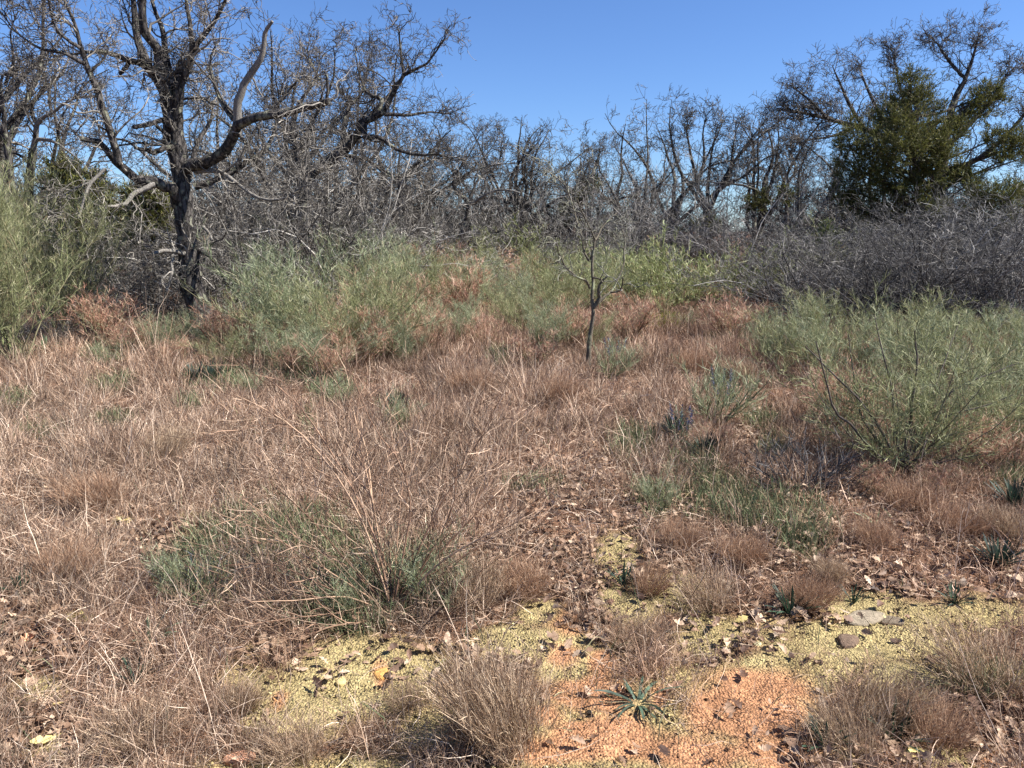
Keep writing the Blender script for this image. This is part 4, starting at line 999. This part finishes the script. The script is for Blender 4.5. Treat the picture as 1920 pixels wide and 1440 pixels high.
# ------------------------------------------------------------------ foreground things
def path_shrub(name, label, cat, base, Y, traced, seed, cols, stem_cols, dens=(8, 10), wl=((.15, .5), (.06, .22)), w=.0022, foliage=None, rstem=.004, free=0, h=.9, spread=.9, rk=.55):
    """a shrub whose chief stems follow traced lines and whose twigs grow from them"""
    rng = np.random.default_rng(seed); org = G(*base)
    root = empty(name, org, label, cat)
    Ps = []; Rs = []
    for pts, r0, d1 in traced:
        k = len(pts); p3 = [W(q[0], q[1], org[1]+d1*i/(k-1))-org for i, q in enumerate(pts)]
        p, r = resample(np.array(p3), np.linspace(r0, r0*.35, k)*rk*org[1]/F, 12, .25, rng); Ps.append(p); Rs.append(r)
    if free:
        P, R = stems_from(rng, free, h, spread, rstem, npt=12, wig=.07); Ps += list(P); Rs += list(R)
    P, R = np.array(Ps), np.array(Rs)
    PA, RA = sprout(P, R, rng, dens=dens[0], lenabs=wl[0], n=7, wig=.13, up=.15, t0=.1, ang=(.35, .95), rf=.6, rmin=.0012, tip=.5)
    PB, RB = sprout(PA, RA, rng, dens=dens[1], lenabs=wl[1], n=5, wig=.15, up=.12, t0=.1, ang=(.4, 1.1), rf=.7, rmin=.0008, tip=.6)
    g = Geo(); tubes(g, P, R, 6, tints(rng, len(P), stem_cols, .15)); ob('stems', g.mesh('stems', M_TWIG), root)
    g = Geo(); tubes(g, PA, RA, 3, tints(rng, len(PA), cols, .15)); ribbons(g, PB, w*rng.uniform(.7, 1.2, len(PB)), tints(rng, len(PB), cols, .15), rng=rng)
    ob('twigs', g.mesh('twigs', M_TWIG), root)
    if foliage:
        fc, d, ll, fw = foliage; g = Geo()
        for pp, rr_ in ((PB, RB), (PA, RA)):
            PC, RC = sprout(pp, rr_, rng, dens=d if pp is PB else d*.6, lenabs=ll, n=4, wig=.2, up=.2, t0=.05, ang=(.3, 1.1))
            ribbons(g, PC, fw*rng.uniform(.6, 1.3, len(PC)), tints(rng, len(PC), fc, .15), rng=rng)
        ob('foliage', g.mesh('foliage', M_GREEN, False), root)
    return root

# the bare fan shaped shrub in the middle foreground
fan = [([(735,1150),(720,1050),(690,900),(660,760),(650,780)], 4.5, .5), ([(735,1150),(700,1000),(640,880),(560,760),(490,700)], 4.5, .3),
 ([(735,1150),(680,980),(600,850),(520,780),(440,740)], 4, .0), ([(735,1150),(745,1020),(752,930),(760,860)], 3.5, .3),
 ([(735,1150),(760,1020),(770,940),(745,860),(700,800),(660,700)], 4.5, .2), ([(735,1150),(790,1020),(830,940),(880,860),(930,760)], 4, .3),
 ([(735,1150),(800,1050),(850,950),(855,870),(870,800)], 4, .1), ([(735,1150),(820,1060),(900,1010),(960,985),(985,965)], 4, -.1),
 ([(735,1150),(830,1030),(940,920),(1040,850),(1120,790)], 3.5, .5), ([(735,1150),(640,1040),(570,960),(500,900)], 3.6, .0),
 ([(735,1150),(650,1120),(560,1125),(470,1128)], 3.4, -.3), ([(735,1150),(640,1150),(540,1160),(440,1175)], 3.2, -.35),
 ([(735,1150),(680,1165),(620,1175),(560,1200)], 5, -.35), ([(735,1150),(660,1070),(560,1010),(450,930)], 3.5, .1),
 ([(735,1150),(600,1060),(500,1000),(400,960)], 3.4, -.1), ([(735,1150),(610,1100),(520,1060),(420,1060)], 3.2, -.2), ([(735,1150),(850,1060),(950,980),(1040,900)], 3.2, .2), ([(735,1150),(700,950),(680,820),(620,750)], 3.8, .6),
 ([(735,1150),(860,1100),(960,1040),(1060,930)], 3, .2), ([(735,1150),(800,1150),(870,1148),(930,1140)], 3, -.2),
 ([(735,1150),(720,980),(640,860),(590,800)], 3.8, .5), ([(735,1150),(770,1050),(900,930),(960,800),(990,720)], 3.2, .8)]
path_shrub('fan_shrub', 'bare thin stemmed shrub spreading like a fan in the middle foreground', 'shrub', (735,1150), 0, fan, 700,
           [lin(156, 126, 104), lin(104, 80, 64), lin(200, 172, 146), lin(84, 64, 52)], [lin(96, 72, 58), lin(150, 120, 98), lin(176, 148, 122)], dens=(17, 15), wl=((.15, .6), (.06, .22)), w=.0022)
# the large green shrub on the right
big = [([(1692,880),(1705,800),(1712,740),(1720,690),(1715,620)], 7, .0), ([(1692,880),(1660,820),(1620,760),(1560,700),(1510,650)], 5.5, -.1),
 ([(1692,880),(1640,850),(1600,800),(1565,770),(1545,700),(1530,640)], 6, -.2), ([(1692,880),(1730,850),(1770,820),(1840,800)], 4.5, -.2),
 ([(1692,880),(1680,800),(1670,720),(1650,640),(1640,590)], 4, .2), ([(1692,880),(1740,800),(1790,730),(1860,700),(1910,680)], 4.5, .1),
 ([(1692,880),(1745,870),(1800,860),(1850,850)], 3.6, -.4), ([(1692,880),(1740,760),(1770,680),(1800,600)], 4, .3),
 ([(1692,880),(1620,790),(1600,700),(1590,620)], 4, .3), ([(1692,880),(1760,790),(1850,760),(1900,740)], 3.8, -.1)]
path_shrub('green_shrub', 'large airy green shrub with dark bare lower stems on the right', 'shrub', (1692,885), 0, big, 701,
           [lin(120, 122, 92), lin(140, 144, 110), lin(92, 86, 74)], [lin(82, 74, 70), lin(100, 92, 84)], dens=(11, 12), wl=((.15, .45), (.08, .24)), w=.003,
           foliage=(C_GREENS, 46, (.04, .13), .0031), free=18, h=.85, spread=1.15, rk=.55)
# the fallen grey brush
path_shrub('brush_heap', 'low heap of fallen grey branches on dark green grass, left of the large green shrub', 'brush', (1500,925), 0,
 [([(1500,930),(1450,915),(1405,900)], 4, .1), ([(1500,930),(1440,890),(1400,870)], 3.5, .2), ([(1500,925),(1560,890),(1610,860)], 4, .1),
  ([(1500,925),(1540,880),(1560,860)], 3, .2), ([(1500,930),(1470,870),(1455,850)], 3, .3), ([(1500,930),(1580,920),(1640,935)], 4, -.1),
  ([(1500,925),(1510,880),(1500,850)], 3, .2), ([(1500,930),(1560,940),(1600,960)], 3, -.2), ([(1500,928),(1430,930),(1400,945)], 3, -.1)], 702,
 [lin(62, 60, 60), lin(46, 45, 46), lin(108, 105, 104)], [lin(60, 58, 58)], dens=(38, 24), wl=((.1, .3), (.05, .16)), w=.0036)

path_shrub('brush_heap', 'low added twigs standing in for dark shaded grass left of the fan shaped shrub', 'brush', (385,1125), 0,  # twigs added in place of a dark patch of shaded grass
 [([(385,1125),(330,1110),(305,1085)], 3, .1), ([(385,1125),(360,1080),(340,1060)], 3, .15), ([(385,1125),(430,1095),(450,1070)], 3, .1), ([(385,1125),(400,1080),(420,1060)], 3, .2),
  ([(385,1125),(440,1120),(460,1135)], 3, -.05), ([(385,1125),(340,1135),(310,1150)], 3, -.1), ([(385,1125),(380,1090),(385,1070)], 3, .2)], 703,
 [lin(70, 72, 78), lin(54, 56, 60), lin(120, 120, 124)], [lin(70, 68, 70)], dens=(44, 26), wl=((.06, .2), (.04, .12)), w=.0024)

# rounded tufts of fine dead stems
def twig_tuft(seed, h, spread, n, cols, w=.0018, branch=16, lean=None):
    rng = np.random.default_rng(seed)
    P, R = stems_from(rng, n, h, spread, .0014, npt=8, wig=.2, r0=.12)
    P += (rng.normal(size=2)@np.array([[.25, 0, 0], [0, .25, 0]]))*P[:, :, 2:3]
    if lean is not None: P += (np.array(lean)[None, None]*(P[:, :, 2:3]**1.5))
    PA, RA = sprout(P, R, rng, dens=branch, lenabs=(.04*h/.3, .12*h/.3), n=4, wig=.16, up=.3, t0=.3, ang=(.2, .7))
    PB, RB = sprout(PA, RA, rng, dens=14, lenabs=(.02, .06), n=3, wig=.16, up=.2, t0=.2, ang=(.3, .9))
    g = Geo()
    for p, ww in ((P, 1.25), (PA, 1), (PB, .8)):
        c = tints(rng, len(p), cols, .16); ribbons(g, p, w*ww*rng.uniform(.7, 1.3, len(p)), c, rng=rng)
    return g.mesh('tuft', M_GRASS, False)
CT = [lin(160, 134, 108), lin(190, 164, 136), lin(120, 96, 78), lin(214, 192, 164), lin(92, 72, 58)]
CR = [lin(146, 114, 90), lin(174, 140, 114), lin(108, 82, 64), lin(200, 170, 142)]
TUFTS = [twig_tuft(800, .3, .6, 520, CT), twig_tuft(801, .3, .75, 420, CR), twig_tuft(802, .3, .5, 60, CR, branch=10), twig_tuft(803, .3, .9, 340, CT)]
tufts = [(955,1400,.40,0,'large rounded tuft of fine brown stems at the bottom centre, beside the orange soil',.88),(885,1390,.15,1,'darker low tuft touching the left of the large rounded tuft',.9),
 (1240,1295,.24,2,'sparse upright wispy tuft just above the strappy green rosette',1.5),(1630,1340,.22,0,'rounded tuft at the bottom right, above fallen leaves',1.2),
 (1600,1400,.2,3,'untidy tuft at the right edge of the orange soil',1.1),(1510,1135,.2,1,'dark brown tuft with black shade at its left, right of centre',1.2),
 (1640,1030,.2,1,'brown tuft above the flat grey stone',1.1),(1860,1290,.26,3,'spreading tuft at the right edge with green grass inside',1.3),(1560,1090,.17,0,'small tuft just right of the dark brown one',1.1),
 (1215,1110,.18,1,'small tuft beside the shade-coloured green plant on the litter',1.1),(1330,1140,.2,3,'low brown tuft above the moss patch, right of the path',1.2),(1390,1060,.2,1,'brown tuft on the slope right of the path',1.2),
 (1180,1210,.17,3,'low tuft left of the wispy tuft, above moss',1.2),(760,1320,.12,3,'tuft in the middle of the yellow moss at the bottom left',1.1),(455,1330,.16,0,'tuft at the left end of the yellow moss',1.),
 (880,1140,.25,0,'tuft at the right foot of the fan shaped shrub',1.3),(990,1110,.22,1,'tuft on the litter right of the fan shaped shrub',1.3),(560,1420,.15,3,'pale tuft cut by the bottom edge, left of centre',1.3),
 (260,1400,.2,3,'pale tuft near the bottom left corner',1.3),(120,1100,.24,1,'dark tuft at the left edge beside the black hollow',1.2),(1790,1000,.22,1,'rusty tuft right of the large green shrub foot',1.3),
 (1700,960,.24,1,'rusty tuft directly below the large green shrub',1.3),(1900,1010,.22,0,'rusty tuft at the right edge above the black shade',1.2),(1270,1030,.2,1,'rusty tuft at the bend of the path',1.2),
 (300,870,.3,0,'dry tuft standing out in the pale grass at the left',1.2),(190,960,.3,1,'dark dry tuft in the pale grass at the left edge',1.2),(1040,760,.35,1,'tall dry tuft left of the path, below the young tree',1.2),
 (1290,700,.35,1,'dry tuft right of the young tree',1.3),(1400,720,.35,0,'dry tuft at the right side of the path',1.3),(1180,690,.3,0,'dry tuft right at the foot of the young tree',1.2),
 (890,740,.35,1,'dry tuft in the middle of the clearing',1.3),(470,640,.35,0,'dry tuft below the gnarled oak right side',1.3),(250,640,.4,1,'dry tuft under the gnarled oak left limbs',1.2),
 (1750,1390,.18,1,'tuft over the leaf litter in the bottom right corner',1.3),(1480,1200,.12,2,'small wiry tuft on the moss at right of centre',1.4),(1520,1250,.14,2,'wiry little bare plant on the moss above the bottom right tufts',1.5),
 (1800,1190,.15,2,'wiry little bare plant right of the flat grey stone',1.4),(520,1270,.2,2,'wispy bent stems over the yellow moss at the left',1.3),(680,1400,.12,2,'wispy small tuft at the bottom, left of centre',1.2)]
rr = random.Random(9)
for px, py, h, k, lab, wd in tufts:
    p = G(px, py); o = ob('dry_tuft', TUFTS[k], None, p); s = h*.8/.3
    o.rotation_euler.z = rr.uniform(0, 6.28); o.scale = (s*wd*.8, s*wd*.8, s); tag(o, lab, 'grass tuft', 'dry tufts in the foreground and clearing')

# strappy leaves: rosettes
def rosette(seed, n, L, w, cols, tilt=(.5, 1.35), droop=.9):
    rng = np.random.default_rng(seed); m = 8
    a = rng.uniform(0, 6.28, n); ti = rng.uniform(*tilt, n); ll = L*rng.uniform(.6, 1.15, n)
    P = np.empty((n, m, 3)); P[:, 0] = np.stack([np.cos(a)*.01, np.sin(a)*.01, np.zeros(n)], 1)
    d = np.stack([np.sin(ti)*np.cos(a), np.sin(ti)*np.sin(a), np.cos(ti)], 1)
    for j in range(1, m):
        P[:, j] = P[:, j-1]+d*(ll/(m-1))[:, None]; d[:, 2] -= droop/(m-1); d += rng.normal(size=(n, 3))*.05; d = nrm(d)
    P[:, 1:, 2] = np.maximum(P[:, 1:, 2], .008)
    side = nrm(np.stack([-np.sin(a), np.cos(a), rng.normal(size=n)*.25], 1)); g = Geo()
    ribbons(g, P, w*rng.uniform(.7, 1.2, n), tints(rng, n, cols, .12), side)
    return g.mesh('rosette', M_GREEN)
RO = [rosette(820, 15, .19, .012, [lin(76, 94, 76), lin(56, 72, 58), lin(100, 116, 98)], (.8, 1.5)), rosette(821, 34, .11, .006, [lin(52, 74, 60), lin(70, 92, 70), lin(40, 56, 48)], (.1, 1.2), .5),
      rosette(822, 9, .16, .01, [lin(150, 168, 130), lin(110, 134, 100)], (.1, .9), .8), rosette(823, 90, .14, .007, [lin(40, 52, 46), lin(52, 70, 56), lin(60, 66, 60)], (.1, 1.1), .3)]  # the dark sets stand for patches of shade, put into the leaf colour
ros = [(1195,1318,.85,0,'strappy grey green rosette on the orange soil at the bottom centre'),(255,1290,1.0,1,'shade-coloured green plant in the grass at the bottom left'),(280,1215,1.0,2,'pale bent green blades in the dry grass at the bottom left'),
 (895,1385,1.0,1,'shade-coloured green plant under the large rounded tuft'),(1170,1095,1.0,1,'shade-coloured green plant on the litter left of the small tuft'),(1480,1150,1.3,1,'shade-coloured green plant in the shade of the dark brown tuft'),
 (1680,1385,1.2,1,'shade-coloured green plant in the bottom right corner'),(1545,1395,1.0,1,'shade-coloured green plant at the right edge of the orange soil'),(40,1125,1.2,1,'shade-coloured green plant in the hollow at the left edge'),
 (1790,1125,.9,1,'shade-coloured green plant right above the moss at the right'),(1600,1125,.8,1,'little shade-coloured plant left of the flat grey stone'),(1640,985,.8,2,'small green blades below the large green shrub'),
 (1900,955,1.4,3,'blackish shade-coloured leafy plant at the right edge'),(370,722,1.6,3,'shade-coloured upright plant, left of the pair in the green patch'),(395,722,1.7,3,'shade-coloured upright plant, right of the pair in the green patch'),
 (742,772,1.5,3,'small blackish shade-coloured plant standing in pale grass, centre'),(430,650,2.0,2,'dark green yucca like tuft right of the gnarled oak foot'),(85,665,2.4,2,'green strappy plant at the left under the dark shrubs'),
 (1870,1060,1.2,3,'blackish shade-coloured low plant over the litter at the right edge'),(1320,860,1.3,3,'shade-coloured plant in the grass right of the path'),(1265,820,1.6,3,'bluish shade-coloured plant beside the path')]
for px, py, s, k, lab in ros:
    o = ob('rosette_plant', RO[k], None, G(px, py)); o.rotation_euler.z = rr.uniform(0, 6.28); o.scale = (s, s, s); tag(o, lab, 'plant')

# purple-blue flower spikes
def lupine(seed):
    rng = np.random.default_rng(seed); g = Geo()
    P, R = stems_from(rng, 14, .42, .35, .0022, npt=6, wig=.05, r0=.05); tubes(g, P, R, 3, lin(90, 110, 84)); sm = g.mesh('stems', M_GREEN)
    PA, _ = sprout(P, R, rng, dens=34, lenabs=(.03, .07), n=3, wig=.2, up=.2, t0=.1, ang=(.6, 1.2)); g = Geo()
    ribbons(g, PA, .006, tints(rng, len(PA), [lin(96, 122, 96), lin(122, 144, 116)]), rng=rng); lm = g.mesh('foliage', M_GREEN, False)
    g = Geo(); Q = P[:8, 3:]; PB, _ = sprout(Q, R[:8, 3:], rng, dens=260, lenabs=(.012, .026), n=3, wig=.2, up=.1, t0=.1, ang=(.9, 1.5))
    ribbons(g, PB, .009, tints(rng, len(PB), [lin(96, 96, 126), lin(122, 122, 148), lin(76, 78, 104)]), rng=rng)
    return sm, lm, g.mesh('flowers', M_GREEN, False)
LU = lupine(830)
for px, py, s, lab in [(1350,775,1.0,'plant with bluish violet flower spikes in the middle of the clearing'),(1150,690,.9,'plant with bluish violet flowers beside the young tree'),
                       (1275,840,.8,'plant with dull violet flowers right of the path')]:
    t = empty('flower_plant', G(px, py), lab, 'plant'); t.scale = (s, s, s); t.rotation_euler.z = rr.uniform(0, 6)
    for n, m in zip(('stems', 'foliage', 'flowers'), LU): ob(n, m, t)

# stones, sticks, single leaves
def slab(name, label, px, py, lx, ly, hz, rot, col, seed, tilt=.08):
    rng = np.random.default_rng(seed); n = 22; a = np.arange(n)*2*np.pi/n
    r = 1+.10*rng.normal(size=n)+.1*np.sin(2*a+1); r = np.convolve(np.r_[r[-1], r, r[0]], [.25, .5, .25], 'valid')
    rings = []
    for f, z in ((.92, -.3), (1.0, .25), (.97, .7), (.88, .92), (.6, 1.0), (.3, 1.03)):
        zz = z*hz+rng.normal(size=n)*hz*.05
        rings.append(np.stack([np.cos(a)*r*f*lx/2, np.sin(a)*r*f*ly/2, zz], 1))
    V = np.concatenate(rings+[np.array([[0, 0, hz*1.03]])]); q = []
    for k in range(5):
        for i in range(n): q.append([k*n+i, k*n+(i+1) % n, (k+1)*n+(i+1) % n, (k+1)*n+i])
    t = [[5*n+i, 5*n+(i+1) % n, 6*n] for i in range(n)]
    g = Geo(); g.add(V, q, t, col); o = ob(name, g.mesh(name, M_STONE), None, G(px, py)-np.array([0, 0, .004])); o.rotation_euler = (tilt, -tilt*.6, rot)
    return tag(o, label, 'stone')
slab('flat_stone', 'flat pale grey stone lying on the yellow moss at the right', 1622, 1158, .19, .11, .014, .3, lin(160, 146, 124), 840, .03)
slab('flat_stone', 'thin grey stone slab beside the flat pale one, with a dark edge', 1668, 1160, 0.11, .07, .014, -.5, lin(128, 114, 96), 841, .12)
slab('stone', 'dull brown flat stone left of the bottom right tufts', 1590, 1198, .10, .08, .015, .8, lin(120, 100, 84), 842)
slab('stone', 'orange stone on the yellow moss left of centre', 715, 1262, .05, .07, .012, .2, lin(218, 166, 98), 843)
slab('stone', 'small orange stone at the left end of the yellow moss', 523, 1308, .04, .05, .010, 1.2, lin(224, 170, 116), 844)
slab('stone', 'small yellowish stone pair end near the centre of the yellow moss', 640, 1278, .035, .035, .012, 0, lin(222, 200, 140), 845)
slab('stone', 'rounded orange crumb of rock beside a leaf at the bottom left of the moss', 533, 1378, .06, .045, .014, .5, lin(206, 150, 116), 846)
slab('stone', 'pinkish stone at the bottom edge left of centre', 450, 1425, .09, .05, .02, .1, lin(214, 160, 128), 847)
slab('stone', 'pale stone at the tip of the orange soil', 1538, 1345, .04, .035, .016, .1, lin(206, 186, 150), 848)
slab('stone', 'pale stone on moss above the orange soil tip', 1420, 1208, .035, .03, .014, .1, lin(216, 204, 160), 849)

def stick(label, pts, r, seed, col):
    rng = np.random.default_rng(seed); o0 = G(*pts[0]); P = []
    for k, q in enumerate(pts):
        p = G(*q)-o0; p[2] += r*1.0+(.015 if k == len(pts)-1 else .004); P.append(p)
    p, rr_ = resample(np.array(P), np.linspace(r, r*.55, len(P)), 12, .25, rng); g = Geo(); tubes(g, p[None], rr_[None], 7, col, True, .08, rng)
    tw, tr_ = sprout(p[None], rr_[None], rng, dens=7, lenabs=(.03, .12), n=4, wig=.2, up=.1, rmin=.0012); tubes(g, tw, tr_, 4, col)
    o = ob('stick', g.mesh('stick', M_PALE), None, o0); tag(o, label, 'stick')
stick('short thick dark stick beside the path, upper of the two', [(1218,1008),(1198,988)], .011, 850, lin(120, 96, 80))
stick('pale stick lying left of the fan shaped shrub foot', [(560,1198),(610,1180),(645,1168)], .005, 851, lin(196, 168, 140))
stick('brown branch lying over dry grass right of the fan shaped shrub', [(885,1030),(930,1000),(985,965)], .006, 852, lin(104, 80, 66))
stick('thin brown branch lying below the longer one right of the shrub', [(975,1050),(1010,1035),(1050,1003)], .006, 853, lin(104, 80, 66))
stick('forked dark twig on the yellow moss', [(592,1310),(600,1285),(640,1255),(675,1235)], .0035, 854, lin(92, 74, 62))
stick('pale stick on the litter at the bottom right corner', [(1830,1425),(1880,1395),(1925,1360)], .006, 855, lin(180, 152, 126))
stick('fallen pale stick at the head of the clearing, right', [(1290,655),(1315,660),(1340,655)], .014, 856, lin(196, 180, 156))
stick('pale stick beside the bottom left tuft', [(140,1370),(165,1330),(185,1290)], .005, 857, lin(200, 174, 146))
stick('thin dark twig at the bottom, under the strappy rosette', [(1215,1328),(1235,1332),(1250,1350)], .003, 858, lin(84, 66, 56))
stick('brown stick left of the strappy rosette', [(1125,1305),(1160,1300),(1185,1310)], .004, 859, lin(96, 74, 62))

def big_leaf(label, px, py, size, seed, cols):
    rng = np.random.default_rng(seed); g = Geo(); leaves(g, np.zeros(1), np.zeros(1), np.array([.008]), np.array([size]), rng, cols, .3)
    o = ob('fallen_leaf', g.mesh('fallen_leaf', M_LEAF), None, G(px, py)); tag(o, label, 'leaf', 'single fallen leaves')
YL = [lin(214, 194, 130), lin(200, 180, 116)]; OL = [lin(222, 168, 126), lin(206, 150, 110)]; PL = [lin(216, 192, 164)]
for lab, px, py, s, sd, c in [('orange lobed fallen leaf at the left edge below the middle', 52, 1215, .09, 860, OL), ('orange fallen leaf just above the lobed one', 63, 1192, .07, 861, OL),
   ('yellowish fallen leaf below the orange ones at the left edge', 60, 1245, .11, 862, YL), ('yellow fallen leaf near the bottom left corner', 90, 1395, .1, 863, YL), ('pale yellow fallen leaf right of the one in the left corner', 115, 1335, .07, 864, YL),
   ('yellow fallen leaf in pale grass, left', 233, 988, .09, 865, YL), ('pale fallen leaf just below the yellow one', 232, 1038, .07, 866, PL), ('pale lobed fallen leaf in green grass right of centre', 1318, 945, .1, 867, PL),
   ('long pale fallen leaf at the bottom right corner', 1715, 1415, .12, 868, YL), ('pale fallen leaf beside the small black plant at the bottom left', 530, 1385, .09, 869, YL), ('pale curled leaf on moss, upper left of the wiry tuft', 1390, 1170, .07, 870, YL),
   ('orange curled leaf at the bottom right', 1645, 1392, .05, 871, OL), ('pale leaf on the path head by the yellow bloom', 1125, 780, .1, 872, PL), ('yellow leaf in litter left above the moss', 150, 1165, .08, 873, YL),
   ('brown pointed leaf beside the strappy rosette', 1260, 1290, .1, 874, [lin(150, 118, 94)])]:
    big_leaf(lab, px, py, s, sd, c)
# ------------------------------------------------------------------ light, sky, camera
w = bpy.data.worlds.new('World'); SC.world = w; w.use_nodes = True
nt = w.node_tree; nt.nodes.clear()
sky = nt.nodes.new('ShaderNodeTexSky'); sky.sky_type = 'NISHITA'; sky.sun_disc = False
EL, AZ = rad(47), rad(97)          # elevation, clockwise from +Y
sky.sun_elevation = EL; sky.sun_rotation = AZ; sky.altitude = 300; sky.air_density = 1.0; sky.dust_density = .1; sky.ozone_density = 3.0
bg = nt.nodes.new('ShaderNodeBackground'); bg.inputs['Strength'].default_value = .053
wo = nt.nodes.new('ShaderNodeOutputWorld')
tn = nt.nodes.new('ShaderNodeVectorMath'); tn.operation = 'MULTIPLY'; tn.inputs[1].default_value = (.74, .95, 1.32)
nt.links.new(sky.outputs[0], tn.inputs[0]); nt.links.new(tn.outputs[0], bg.inputs[0]); nt.links.new(bg.outputs[0], wo.inputs[0])
ld = bpy.data.lights.new('sun', 'SUN'); ld.energy = 5.0; ld.angle = rad(.5); ld.color = (1, .965, .915)
lo = bpy.data.objects.new('sun', ld); COL.objects.link(lo)
from mathutils import Vector
sd = Vector((math.sin(AZ)*math.cos(EL), math.cos(AZ)*math.cos(EL), math.sin(EL)))
lo.rotation_euler = sd.to_track_quat('Z', 'Y').to_euler(); lo.location = (6, 0, 12)
cd = bpy.data.cameras.new('camera'); cd.sensor_width = 36; cd.lens = 36*F/1920; cd.clip_end = 3000; cd.clip_start = .05
co = bpy.data.objects.new('camera', cd); COL.objects.link(co); co.location = (0, 0, CAMZ); co.rotation_euler = (rad(90)-PITCH, 0, 0)
SC.camera = co
SC.view_settings.view_transform = 'Standard'; SC.view_settings.look = 'None'; SC.view_settings.exposure = 1.22; SC.view_settings.gamma = 1
SC.cycles.max_bounces = 4; SC.cycles.diffuse_bounces = 2; SC.cycles.transparent_max_bounces = 4; SC.cycles.glossy_bounces = 2; SC.cycles.transmission_bounces = 2
